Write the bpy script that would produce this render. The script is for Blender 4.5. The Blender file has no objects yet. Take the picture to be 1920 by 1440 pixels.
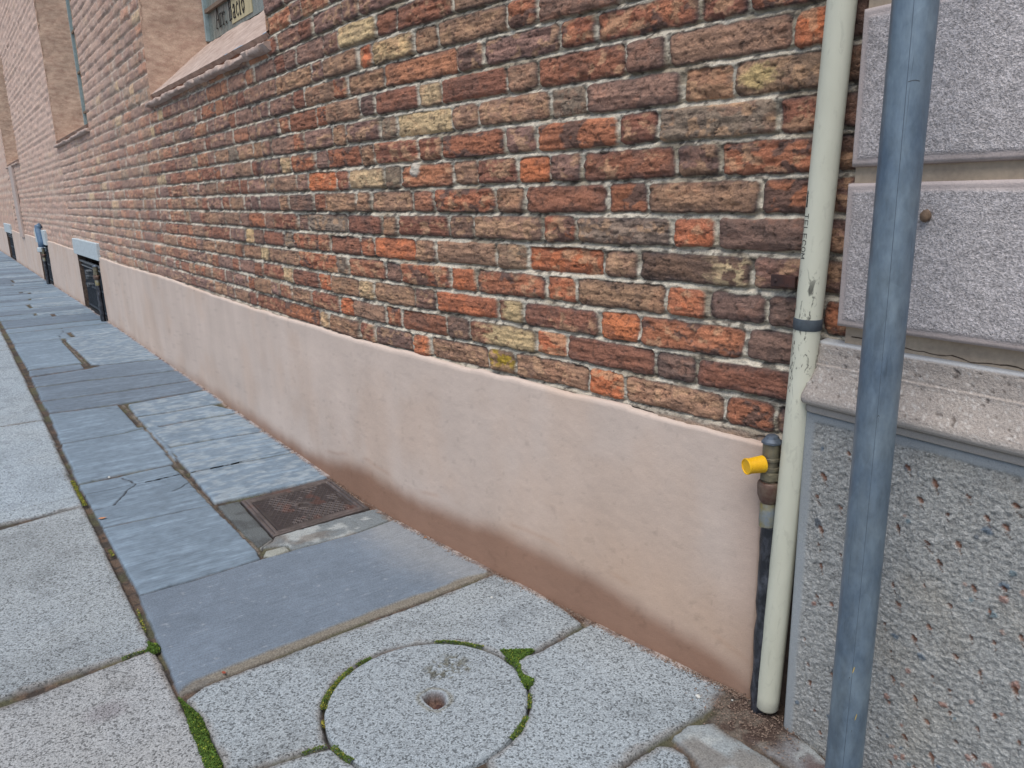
import bpy, bmesh, math, random
import numpy as np
from mathutils import Matrix, Vector
rnd = random.Random(7)
scene = bpy.context.scene
C = scene.collection

# ------------------------------------------------------------ camera (solved from the vanishing points)
F = 1441.0; CAMH = 1.15
_a = np.array([-125-960., 388-720., F]); _q = 1104-960.
_v = np.array([_q, -(_a[0]*_q+F*F)/_a[1], F])
L_ = _a/np.linalg.norm(_a); D_ = _v/np.linalg.norm(_v); N_ = np.cross(D_, L_)
def to_world(p): return np.array([-(p@L_), p@N_, -(p@D_)])
def ray(px, py): return to_world(np.array([px-960., py-720., F]))
cam_d = bpy.data.cameras.new('camera'); cam = bpy.data.objects.new('camera', cam_d); C.objects.link(cam)
r_, u_, f_ = to_world(np.array([1., 0, 0])), to_world(np.array([0, -1., 0])), to_world(np.array([0, 0, 1.]))
cam.matrix_world = Matrix(((r_[0], u_[0], -f_[0], 0), (r_[1], u_[1], -f_[1], 0), (r_[2], u_[2], -f_[2], CAMH), (0, 0, 0, 1)))
cam_d.sensor_width = 36; cam_d.sensor_fit = 'HORIZONTAL'; cam_d.lens = F/1920*36
cam_d.clip_start = 0.02; cam_d.clip_end = 500
scene.camera = cam

# ------------------------------------------------------------ world, sun, exposure (open shade of an alley)
SUN_EL, SUN_DIR = math.radians(62), Vector((0.5, -0.75, 0))
SUN_DIR.normalize()
sun_vec = Vector((SUN_DIR.x*math.cos(SUN_EL), SUN_DIR.y*math.cos(SUN_EL), math.sin(SUN_EL)))
W = bpy.data.worlds.new('World'); scene.world = W; W.use_nodes = True
wn = W.node_tree; bg = wn.nodes['Background']
sky = wn.nodes.new('ShaderNodeTexSky'); sky.sky_type = 'NISHITA'; sky.sun_disc = False
sky.sun_elevation = SUN_EL; sky.sun_rotation = math.atan2(SUN_DIR.x, SUN_DIR.y)
sky.air_density = 1.0; sky.dust_density = 2.0; sky.ozone_density = 1.0
wn.links.new(sky.outputs[0], bg.inputs[0]); bg.inputs[1].default_value = 0.11
sl = bpy.data.lights.new('sun', 'SUN'); sl.energy = 2.3; sl.angle = math.radians(40); sl.color = (1, .95, .88)
so = bpy.data.objects.new('sun', sl); C.objects.link(so)
so.rotation_euler = (-sun_vec).to_track_quat('-Z', 'Y').to_euler()
scene.view_settings.view_transform = 'Standard'; scene.view_settings.look = 'None'
scene.view_settings.gamma = 1; scene.view_settings.exposure = 0.28

# ------------------------------------------------------------ places on the ground and on the walls
def ground(px, py):
    r = ray(px, py); return (r*(CAMH/-r[2]))[:2]
PLX = np.array([-40, -10, -6.1, -3.7, -2.75, -2.45, -2.2, -1.82, -1.39, -1.15, -.937, -.6, 0])
PLY = np.array([1.235, 1.235, 1.20, 1.178, 1.168, 1.174, 1.192, 1.232, 1.280, 1.310, 1.343, 1.39, 1.47])
def Yw(X): return np.interp(X, PLX, PLY)           # front of the plaster plinth
BRK = 0.014                                         # brick face lies this far behind it
def wall_at(px, py, off=0.012):
    r = ray(px, py); lo, hi = 0., 80./np.linalg.norm(r)
    for _ in range(50):
        m = (lo+hi)/2
        if r[1]*m > Yw(r[0]*m)+off: hi = m
        else: lo = m
    return r*hi+[0, 0, CAMH]
def wall_x(px, z, off=0.012):                       # X on the wall at height z under pixel column px
    lo, hi = -30., -.5
    for _ in range(45):
        m = (lo+hi)/2
        p = np.array([m, Yw(m)+off, z-CAMH]); c = -p[0]*L_+p[1]*N_-p[2]*D_
        if c[0]/c[2]*F+960 > px: hi = m
        else: lo = m
    return hi

# ------------------------------------------------------------ noise
def _h(ix, iy, s):
    n = (ix.astype(np.int64)*374761393 + iy.astype(np.int64)*668265263 + s*1274126177) & 0xffffffff
    n = ((n ^ (n >> 13))*1274126177) & 0xffffffff
    n = ((n ^ (n >> 16))*2246822519) & 0xffffffff
    return ((n ^ (n >> 15)) & 0xffffff)/float(0xffffff)
def vn(x, y, s=0):
    x = np.asarray(x, float); y = np.asarray(y, float)
    ix, iy = np.floor(x), np.floor(y); fx, fy = x-ix, y-iy
    fx = fx*fx*(3-2*fx); fy = fy*fy*(3-2*fy)
    return ((_h(ix, iy, s)*(1-fx)+_h(ix+1, iy, s)*fx)*(1-fy) + (_h(ix, iy+1, s)*(1-fx)+_h(ix+1, iy+1, s)*fx)*fy)
def fbm(x, y, s=0, o=4):
    t = 0; a = .5; n = 0
    for i in range(o):
        t = t+a*vn(x, y, s+i*17); n += a; a *= .5; x = x*2.03+5.1; y = y*2.03+3.7
    return t/n
def ss(a, b, x): t = np.clip((x-a)/(b-a), 0, 1); return t*t*(3-2*t)
def srgb(*c):
    return np.array([(v/255/12.92 if v/255 <= .04045 else ((v/255+.055)/1.055)**2.4) for v in c])
def mixc(a, b, t): return a*(1-t)[..., None]+b*t[..., None]

# ------------------------------------------------------------ object helpers
def tag(o, label=None, cat=None, group=None, kind=None):
    if label: o['label'] = label
    if cat: o['category'] = cat
    if group: o['group'] = group
    if kind: o['kind'] = kind
    return o
def empty(name, loc=(0, 0, 0)):
    o = bpy.data.objects.new(name, None); C.objects.link(o); o.location = loc; o.empty_display_size = .1; return o
def link(name, me, mat, parent=None, smooth=False):
    o = bpy.data.objects.new(name, me); C.objects.link(o)
    if mat: me.materials.append(mat)
    if smooth: me.polygons.foreach_set('use_smooth', np.ones(len(me.polygons), bool))
    if parent:
        o.parent = parent; o.matrix_parent_inverse = Matrix.Translation(-Vector(parent.location)) if parent.type == 'EMPTY' else parent.matrix_parent_inverse.copy()
    return o
class GM:                                           # collects grids of points into one mesh with point attributes
    def __init__(s): s.v = []; s.f = []; s.att = {}; s.n = 0
    def grid(s, P, keep=None, **att):
        ny, nx = P.shape[:2]
        idx = np.arange(ny*nx).reshape(ny, nx)
        q = np.stack([idx[:-1, :-1], idx[:-1, 1:], idx[1:, 1:], idx[1:, :-1]], -1)
        if keep is not None: q = q[keep]
        s.v.append(P.reshape(-1, 3)); s.f.append(q.reshape(-1, 4)+s.n); s.n += ny*nx
        for k, a in att.items(): s.att.setdefault(k, []).append(a.reshape(ny*nx, -1))
    def mesh(s, name):
        v = np.concatenate(s.v); f = np.concatenate(s.f)
        me = bpy.data.meshes.new(name)
        me.vertices.add(len(v)); me.vertices.foreach_set('co', v.astype(np.float32).ravel())
        me.loops.add(f.size); me.loops.foreach_set('vertex_index', f.astype(np.int32).ravel())
        me.polygons.add(len(f)); me.polygons.foreach_set('loop_start', np.arange(0, f.size, 4, dtype=np.int32))
        me.update(calc_edges=True)
        for k, a in s.att.items():
            a = np.concatenate(a)
            if a.shape[1] == 3:
                at = me.attributes.new(k, 'FLOAT_COLOR', 'POINT')
                at.data.foreach_set('color', np.concatenate([a, np.ones((len(a), 1))], 1).astype(np.float32).ravel())
            else:
                at = me.attributes.new(k, 'FLOAT', 'POINT'); at.data.foreach_set('value', a.astype(np.float32).ravel())
        return me
class MB:                                           # small bmesh builder
    def __init__(s): s.b = bmesh.new()
    def box(s, c, d, rot=0, bev=0):
        r = bmesh.ops.create_cube(s.b, size=1)
        m = Matrix.Translation(c) @ Matrix.Rotation(rot, 4, 'Z') @ Matrix.Diagonal((*d, 1))
        bmesh.ops.transform(s.b, matrix=m, verts=r['verts'])
        if bev:
            es = {e for v in r['verts'] for e in v.link_edges}
            bmesh.ops.bevel(s.b, geom=list(es), offset=bev, segments=2, affect='EDGES', profile=.5)
        return s
    def lathe(s, prof, o, axis=(0, 0, 1), seg=32, wob=0):    # prof: (distance along the axis, radius)
        q = Vector(axis).normalized().to_track_quat('Z', 'Y').to_matrix().to_4x4()
        M = Matrix.Translation(o) @ q; rings = []
        for h, r in prof:
            rings.append([s.b.verts.new(M @ Vector((r*math.cos(2*math.pi*i/seg), r*math.sin(2*math.pi*i/seg), h))) for i in range(seg)])
        for a, b in zip(rings, rings[1:]):
            for i in range(seg):
                s.b.faces.new((a[i], a[(i+1) % seg], b[(i+1) % seg], b[i]))
        s.b.faces.new(rings[0][::-1]); s.b.faces.new(rings[-1]); return s
    def tube(s, pts, r, seg=16):
        pts = [Vector(p) for p in pts]; rings = []
        for i, p in enumerate(pts):
            t = (pts[min(i+1, len(pts)-1)]-pts[max(i-1, 0)]).normalized()
            ux = Vector((0, 1, 0)).cross(t).normalized() if abs(t.y) < .9 else Vector((1, 0, 0)).cross(t).normalized(); uy = t.cross(ux); q = Matrix((ux, uy, t)).transposed(); rr = r[i] if isinstance(r, (list, tuple)) else r
            rings.append([s.b.verts.new(p+q @ Vector((rr*math.cos(2*math.pi*k/seg), rr*math.sin(2*math.pi*k/seg), 0))) for k in range(seg)])
        for a, b in zip(rings, rings[1:]):
            for i in range(seg): s.b.faces.new((a[i], a[(i+1) % seg], b[(i+1) % seg], b[i]))
        s.b.faces.new(rings[0][::-1]); s.b.faces.new(rings[-1]); return s
    def poly(s, pts): s.b.faces.new([s.b.verts.new(p) for p in pts]); return s
    def build(s, name, mat, parent=None, smooth=False, autos=None):
        me = bpy.data.meshes.new(name); bmesh.ops.recalc_face_normals(s.b, faces=s.b.faces); s.b.to_mesh(me); s.b.free()
        o = link(name, me, mat, parent, smooth)
        if autos:
            me.set_sharp_from_angle(angle=math.radians(autos))
        return o

# ------------------------------------------------------------ materials
def mat(name, color=(.5, .5, .5), rough=.8, metal=0, spec=.5):
    m = bpy.data.materials.new(name); m.use_nodes = True; b = m.node_tree.nodes['Principled BSDF']
    b.inputs['Base Color'].default_value = (*color, 1); b.inputs['Roughness'].default_value = rough
    b.inputs['Metallic'].default_value = metal; b.inputs['Specular IOR Level'].default_value = spec
    return m
class NT:
    def __init__(s, m): s.m = m; s.t = m.node_tree; s.b = s.t.nodes['Principled BSDF']; s.tc = s.t.nodes.new('ShaderNodeTexCoord').outputs['Object']
    def lk(s, a, b): s.t.links.new(a, b)
    def node(s, k, **kw):
        n = s.t.nodes.new(k)
        for a, v in kw.items(): setattr(n, a, v)
        return n
    def attr(s, name, fac=False):
        n = s.node('ShaderNodeAttribute', attribute_name=name); return n.outputs['Fac' if fac else 'Color']
    def noise(s, scale, detail=4, rough=.6, vec=(1, 1, 1), dist=0, out='Fac'):
        mp = s.node('ShaderNodeMapping'); mp.inputs['Scale'].default_value = vec; s.lk(s.tc, mp.inputs[0])
        n = s.node('ShaderNodeTexNoise'); n.inputs['Scale'].default_value = scale; n.inputs['Detail'].default_value = detail
        n.inputs['Roughness'].default_value = rough; n.inputs['Distortion'].default_value = dist
        s.lk(mp.outputs[0], n.inputs['Vector']); return n.outputs[out]
    def voro(s, scale, vec=(1, 1, 1), feature='F1', out='Distance'):
        mp = s.node('ShaderNodeMapping'); mp.inputs['Scale'].default_value = vec; s.lk(s.tc, mp.inputs[0])
        n = s.node('ShaderNodeTexVoronoi', feature=feature); n.inputs['Scale'].default_value = scale
        s.lk(mp.outputs[0], n.inputs['Vector']); return n.outputs[out]
    def rng(s, x, a, b, c, d):
        n = s.node('ShaderNodeMapRange'); s.lk(x, n.inputs[0])
        for i, v in enumerate((a, b, c, d)): n.inputs[i+1].default_value = v
        return n.outputs[0]
    def mix(s, f, a, b, mode='MIX'):
        n = s.node('ShaderNodeMix', data_type='RGBA', blend_type=mode)
        for x, i in ((f, 0), (a, 6), (b, 7)):
            if isinstance(x, (int, float)): n.inputs[i].default_value = x if i == 0 else (x, x, x, 1)
            elif isinstance(x, (tuple, np.ndarray)): n.inputs[i].default_value = (*x, 1)
            else: s.lk(x, n.inputs[i])
        return n.outputs[2]
    def math(s, op, a, b=0):
        n = s.node('ShaderNodeMath', operation=op)
        for x, i in ((a, 0), (b, 1)):
            if isinstance(x, (int, float)): n.inputs[i].default_value = x
            else: s.lk(x, n.inputs[i])
        return n.outputs[0]
    def mulc(s, col, fac): # colour times scalar
        n = s.node('ShaderNodeVectorMath', operation='SCALE'); s.lk(col, n.inputs[0]) if not isinstance(col, (tuple, np.ndarray)) else n.inputs[0].__setattr__('default_value', tuple(col))
        if isinstance(fac, (int, float)): n.inputs['Scale'].default_value = fac
        else: s.lk(fac, n.inputs['Scale'])
        return n.outputs[0]
    def bump(s, h, dist=.002, strength=1):
        n = s.node('ShaderNodeBump'); n.inputs['Distance'].default_value = dist; n.inputs['Strength'].default_value = strength
        s.lk(h, n.inputs['Height']); s.lk(n.outputs[0], s.b.inputs['Normal'])
    def base(s, c): s.lk(c, s.b.inputs['Base Color'])
    def rough(s, c): s.lk(c, s.b.inputs['Roughness'])

def m_brick():
    m = mat('brickwork', rough=.9, spec=.25); n = NT(m); c = n.attr('Col'); mo = n.attr('mort', True)
    f = n.noise(260, 5, .7); g = n.noise(70, 4, .7, dist=.6)
    k = n.math('MULTIPLY', n.rng(f, .3, .7, .74, 1.28), n.rng(g, .25, .75, .88, 1.14))
    n.base(n.mulc(c, k)); n.bump(n.math('ADD', n.math('MULTIPLY', f, .7), n.math('MULTIPLY', g, 1.6)), .0045, 1); return m
def m_plaster():
    m = mat('plaster', rough=.93, spec=.2); n = NT(m); c = n.attr('Col')
    f = n.noise(500, 3, .6); g = n.noise(7, 4, .55, (1, 1, .45)); h = n.noise(60, 4, .6)
    k = n.math('MULTIPLY', n.rng(f, .3, .7, .94, 1.06), n.rng(g, .25, .75, .93, 1.07))
    sp = n.rng(n.voro(26), 0, .05, .6, 1)
    n.base(n.mulc(c, n.math('MULTIPLY', k, sp))); n.bump(n.math('ADD', n.math('MULTIPLY', f, .45), h), .0012, .8); return m
def m_pave():
    m = mat('paving_stone', rough=.75, spec=.35); n = NT(m); c = n.attr('Col'); g = n.attr('gran', True); l = n.attr('lus', True)
    a = n.noise(270, 3, .7); b = n.voro(240, out='Color'); bw = n.node('ShaderNodeRGBToBW'); n.lk(b, bw.inputs[0])
    gr = n.math('MULTIPLY', n.rng(a, .36, .60, .55, 1.22), n.math('MULTIPLY', n.rng(bw.outputs[0], .2, .8, .86, 1.16), n.rng(bw.outputs[0], .24, .30, .5, 1)))
    st = n.noise(9, 6, .75, (17, 1.0, 1), .2); s2 = n.noise(26, 4, .65)
    lu = n.math('MULTIPLY', n.rng(st, .32, .68, .76, 1.24), n.rng(s2, .3, .7, .84, 1.16))
    d = n.noise(240, 3, .6); di = n.rng(d, .3, .7, .55, 1.45)
    def lerp(x, y, t): return n.math('ADD', n.math('MULTIPLY', x, n.math('SUBTRACT', 1, t)), n.math('MULTIPLY', y, t))
    k = lerp(lerp(di, lu, l), gr, g)
    n.base(n.mulc(c, k))
    n.rough(n.math('SUBTRACT', .86, n.math('MULTIPLY', l, .24)))
    hb = lerp(lerp(n.math('MULTIPLY', d, 1.2), n.math('ADD', n.math('MULTIPLY', st, 2.2), n.math('MULTIPLY', s2, .5)), l), n.math('MULTIPLY', a, .8), g)
    n.bump(hb, .0022, .9); return m
def m_stone():
    m = mat('cast_stone', rough=.88, spec=.25); n = NT(m); c = n.attr('Col'); r = n.attr('ruf', True)
    a = n.noise(250, 3, .65); b = n.noise(520, 2, .6); w = n.noise(3.5, 4, .6)
    k = n.math('MULTIPLY', n.math('ADD', n.math('MULTIPLY', n.rng(a, .33, .67, -.42, .36), r), 1), n.rng(b, .3, .7, .88, 1.12))
    sp = n.rng(n.voro(70), .05, .11, .72, 1)
    n.base(n.mulc(c, n.math('MULTIPLY', n.math('MULTIPLY', k, sp), n.rng(w, .3, .7, .93, 1.07))))
    n.bump(n.math('MULTIPLY', n.math('ADD', a, n.math('MULTIPLY', b, .4)), n.math('ADD', r, .2)), .0038, 1); return m
def m_noise(name, c1, c2, scale=30, rough=.6, metal=0, b=.0006, vec=(1, 1, 1), lo=.35, hi=.65, spec=.5, fine=.1):
    m = mat(name, rough=rough, metal=metal, spec=spec); n = NT(m)
    f = n.noise(scale, 5, .65, vec); g = n.noise(scale*9, 3, .6, vec)
    c = n.mix(n.rng(f, lo, hi, 0, 1), tuple(c1), tuple(c2)); n.base(n.mulc(c, n.rng(g, .3, .7, 1-fine, 1+fine)))
    n.rough(n.rng(g, .3, .7, rough-.08, rough+.1)); n.bump(n.math('ADD', f, n.math('MULTIPLY', g, .4)), b, .8); return m
M = {}
M['brick'] = m_brick(); M['plaster'] = m_plaster(); M['pave'] = m_pave(); M['stone'] = m_stone()

# ------------------------------------------------------------ setting: the ground sheet
GROUND_COL = srgb(84, 78, 72)
g_ = GM(); xs = np.linspace(-120, 60, 40); ys = np.linspace(-60, 80, 40); XX, YY = np.meshgrid(xs, ys)
g_.grid(np.stack([XX, YY, XX*0-.035], -1))
M['earth'] = m_noise('road_surface', srgb(96, 94, 94), srgb(120, 118, 116), 40, .9, 0, .003)
tag(link('ground', g_.mesh('ground'), M['earth']), kind='structure')

# ------------------------------------------------------------ pavement: every slab traced, laid out on the ground plane
J0, J1 = .284, .298                                # the long joint between granite kerb slabs and stone strip
SL = []                                            # (polygon, kind, colour, rise, joint half width)
def px(*pts): return np.array([ground(*p) for p in pts])
GR = srgb(148, 158, 165); LU = srgb(112, 129, 144); LD = srgb(100, 114, 128)
def slab(P, kind, col, dz=0, hj=.003, ch=0):
    P = np.array(P, float)
    if kind in 'lr': P = np.where(((P[:, 1] > Yw(P[:, 0])-.06) & (P[:, 0] < -2.3))[:, None], np.stack([P[:, 0], Yw(P[:, 0])+.03], -1), P)
    SL.append((np.array(P, float), kind, np.array(col)*(1+ch), dz, hj))
# granite kerb slabs
kx = [.6, -.72, None, None, -4.81, -7.45, -9.9, -12.6, -15, -17.5, -20, -22.6, -25, -28, -31, -36]
J0f = lambda x: float(np.interp(x, [-40, -9, -5, -3.3, -1], [.335, .335, .309, .287, .284])); e1 = (-2.013, -2.043); e2 = (-3.224, -3.279)
cuts = [(.6, .6), (-.70, -.72), e1, e2, (-4.82, -4.81), (-7.46, -7.45)]+[(x, x) for x in kx[6:]]
for i, (a, b) in enumerate(zip(cuts, cuts[1:])):
    g = [.02, .0, -.02, .05, .0, .03][i % 6]
    tint = [srgb(155, 157, 159), srgb(154, 159, 163), srgb(152, 162, 169), srgb(152, 165, 175)][min(i, 3)]
    slab([(a[0], -.62), (a[1]-.0, .0), (a[1], J0f(a[1])), (b[1], J0f(b[1])), (b[0], 0), (b[0], -.62)], 'g', tint, rnd.uniform(-.001, .002), .0035, g)
# luserna strip, near slabs traced
slab(px((257, 1117), (380, 1082), (490, 1047), (580, 1022), (663, 1000), (740, 972), (753, 977), (847, 1020), (922, 1063), (927, 1070), (780, 1127), (630, 1183), (513, 1230), (380, 1283), (333, 1303)), 'A', srgb(108, 121, 135), .001, .003)
slab(px((190, 990), (267, 973), (397, 945), (443, 990), (483, 1030), (490, 1046), (380, 1081), (258, 1115)), 'l', LU, .0, .0022, .05)
slab(px((143, 908), (233, 890), (323, 870), (353, 897), (400, 945), (267, 972), (189, 989)), 'l', LU, -.001, .0022, -.02)
slab(px((110, 833), (233, 812), (300, 795), (335, 860), (323, 869), (143, 907)), 'l', LU, .002, .0018, .06)
slab(px((88, 776), (225, 758), (262, 800), (296, 795), (233, 811), (110, 832)), 'l', LU, .001, .0018, .03)
slab(px((73, 753), (200, 737), (363, 713), (372, 732), (233, 756), (88, 775)), 'l', LD, .002, .0028, .02)
slab(px((63, 727), (167, 713), (267, 702), (333, 695), (363, 712), (200, 736), (73, 752)), 'l', LD, .001, .0028, .04)
slab(px((53, 708), (160, 692), (187, 685), (313, 672), (333, 694), (267, 701), (167, 712), (63, 726)), 'l', LD, .001, .0024, .07)
slab(px((50, 695), (155, 681), (161, 690), (53, 706)), 'l', LD, 0, .002, .1)
slab(px((23, 650), (117, 637), (157, 680), (50, 694)), 'l', LU, .002, .003, .08)
# right column beside the wall
slab(px((353, 887), (433, 870), (550, 848), (624, 894), (400, 943)), 'r', LU, .001, .002, .08)
slab(px((313, 839), (390, 825), (497, 808), (552, 847), (433, 869), (354, 886)), 'r', LU, .0, .002, .1)
slab(px((277, 804), (333, 793), (440, 775), (500, 807), (390, 824), (314, 838)), 'r', LU, .001, .002, .06)
slab(px((253, 782), (317, 773), (400, 758), (442, 774), (333, 792), (276, 803)), 'r', LU, .002, .0015, .12)
slab(px((235, 758), (372, 733), (402, 757), (317, 772), (252, 781)), 'r', LU, .001, .002, .04)
slab(px((120, 638), (247, 622), (313, 671), (187, 684), (168, 683)), 'r', LU, .001, .003, .02)
# granite around the round cover
slab(px((345, 1313), (380, 1286), (513, 1235), (630, 1189), (780, 1133), (928, 1074), (1000, 1101), (1053, 1137), (1094, 1168), (1005, 1221), (940, 1240), (700, 1330), (620, 1398), (563, 1414), (440, 1452), (425, 1455), (394, 1387), (373, 1343)), 'G', GR, .001, .0022)
slab(px((1008, 1222), (1098, 1172), (1108, 1168), (1130, 1165), (1200, 1200), (1290, 1245), (1366, 1286), (1368, 1293), (1347, 1320), (1320, 1337), (1233, 1390), (1183, 1423), (1120, 1475), (960, 1560), (900, 1400), (900, 1240), (960, 1235)), 'G', GR, .001, .0022, .02)
slab(px((1010, 1104), (1080, 1128), (1130, 1162), (1107, 1166), (1060, 1136)), 'G', srgb(150, 150, 150), 0, .003)
slab(px((440, 1454), (563, 1416), (620, 1400), (700, 1420), (900, 1450), (960, 1562), (900, 1640), (560, 1760), (430, 1560)), 'G', GR, .001, .0025, .03)
slab(px((1185, 1424), (1233, 1394), (1262, 1396), (1293, 1417), (1302, 1445), (1330, 1500), (1100, 1600), (1060, 1540), (1120, 1478)), 'G', GR, 0, .003, -.03)
slab(px((1255, 1378), (1290, 1355), (1340, 1351), (1367, 1373), (1400, 1392), (1450, 1422), (1500, 1465), (1440, 1560), (1340, 1500), (1300, 1420)), 'S', srgb(142, 150, 154), .0, .004)
slab(px((1387, 1368), (1463, 1362), (1520, 1390), (1560, 1425), (1580, 1470), (1510, 1462), (1455, 1420), (1410, 1393)), 'S', srgb(128, 128, 130), -.003, .004)
slab(px((483, 1027), (513, 1005), (690, 955), (708, 952), (740, 970), (663, 999), (580, 1021), (548, 1031), (538, 1022), (505, 1024)), 'S', srgb(116, 124, 128), -.001, .0015)
slab(px((491, 1043), (497, 1032), (535, 1022), (545, 1030), (510, 1044)), 'p', srgb(148, 152, 146), .001, .002)
slab(px((407, 946), (448, 937), (512, 1007), (483, 1025), (445, 988)), 'c', srgb(92, 98, 100), -.003, .001)
# far strips of the same stone
J1 = .350; x = -7.56; rs = random.Random(3); first = True
while x > -38:
    w = rs.choice([.14, .18, .22, .28, .34, .2, .4]) * (1.0 if x > -14 else 1.3)
    xe = x-w; c = LU if rs.random() < .6 else LD; q = rs.uniform(-.04, .1)
    if rs.random() < .55 or first:
        my = rs.uniform(.62, .86)
        slab([(x, J1), (x, my-.003), (xe, my-.003+rs.uniform(-.02, .02)), (xe, J1)], 'l', c, rs.uniform(-.003, .004), .0075, q)
        off = rs.uniform(-.03, .03) if not first else 0
        slab([(x, my), (x, 1.29), (xe, 1.29), (xe, my)], 'r', LU, rs.uniform(-.003, .004), .0075, rs.uniform(-.02, .1))
    else:
        slab([(x, J1), (x, 1.29), (xe, 1.29), (xe, J1)], 'l', c, rs.uniform(-.003, .004), .0075, q)
    first = False; x = xe
# in front of the stone building, out of the picture
J1 = .298
slab([(-.55, J1), (-.62, 1.06), (-.1, 1.12), (.6, 1.2), (.6, J1)], 'G', GR, 0, .004)
slab([(-.44, 1.13), (-.5, 1.26), (.6, 1.24), (.6, 1.22), (-.1, 1.14)], 'G', GR, 0, .004)
CC, CR = np.array([-1.400, .747]), .246            # round cover
DRN = px((448, 937), (620, 895), (692, 950), (512, 1007))
def pdist(X, Y, P):                                # signed distance inside a polygon (positive inside)
    d = np.full(X.shape, 9.); ins = np.zeros(X.shape, bool)
    for i in range(len(P)):
        a, b = P[i], P[(i+1) % len(P)]; e = b-a; L2 = e@e
        if L2 < 1e-12: continue
        t = np.clip(((X-a[0])*e[0]+(Y-a[1])*e[1])/L2, 0, 1)
        d = np.minimum(d, np.hypot(X-a[0]-t*e[0], Y-a[1]-t*e[1]))
        c = ((a[1] > Y) != (b[1] > Y)); c &= X < (b[0]-a[0])*(Y-a[1])/(b[1]-a[1]+1e-15)+a[0]; ins ^= c
    return np.where(ins, d, -d)
CRACKS = [px((170, 958), (213, 947), (238, 920), (255, 907), (230, 895)), px((255, 907), (343, 888)), px((325, 920), (355, 903)), px((200, 765), (215, 767), (235, 764)),
          px((115, 615), (120, 622), (110, 630), (117, 637)), px((512, 1005), (508, 1015), (486, 1028))]
MJ = [px((230, 757), (277, 807), (317, 853), (353, 897), (400, 947), (443, 990), (484, 1032)), px((117, 637), (140, 660), (164, 684))]
def segd(X, Y, P):
    d = np.full(X.shape, 9.)
    for a, b in zip(P, P[1:]):
        e = b-a; t = np.clip(((X-a[0])*e[0]+(Y-a[1])*e[1])/(e@e), 0, 1)
        d = np.minimum(d, np.hypot(X-a[0]-t*e[0], Y-a[1]-t*e[1]))
    return d
AP = SL[[s[1] for s in SL].index('A')][0]
A_low = px((333, 1303), (380, 1283), (513, 1230), (630, 1183), (780, 1127), (927, 1070))
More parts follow.
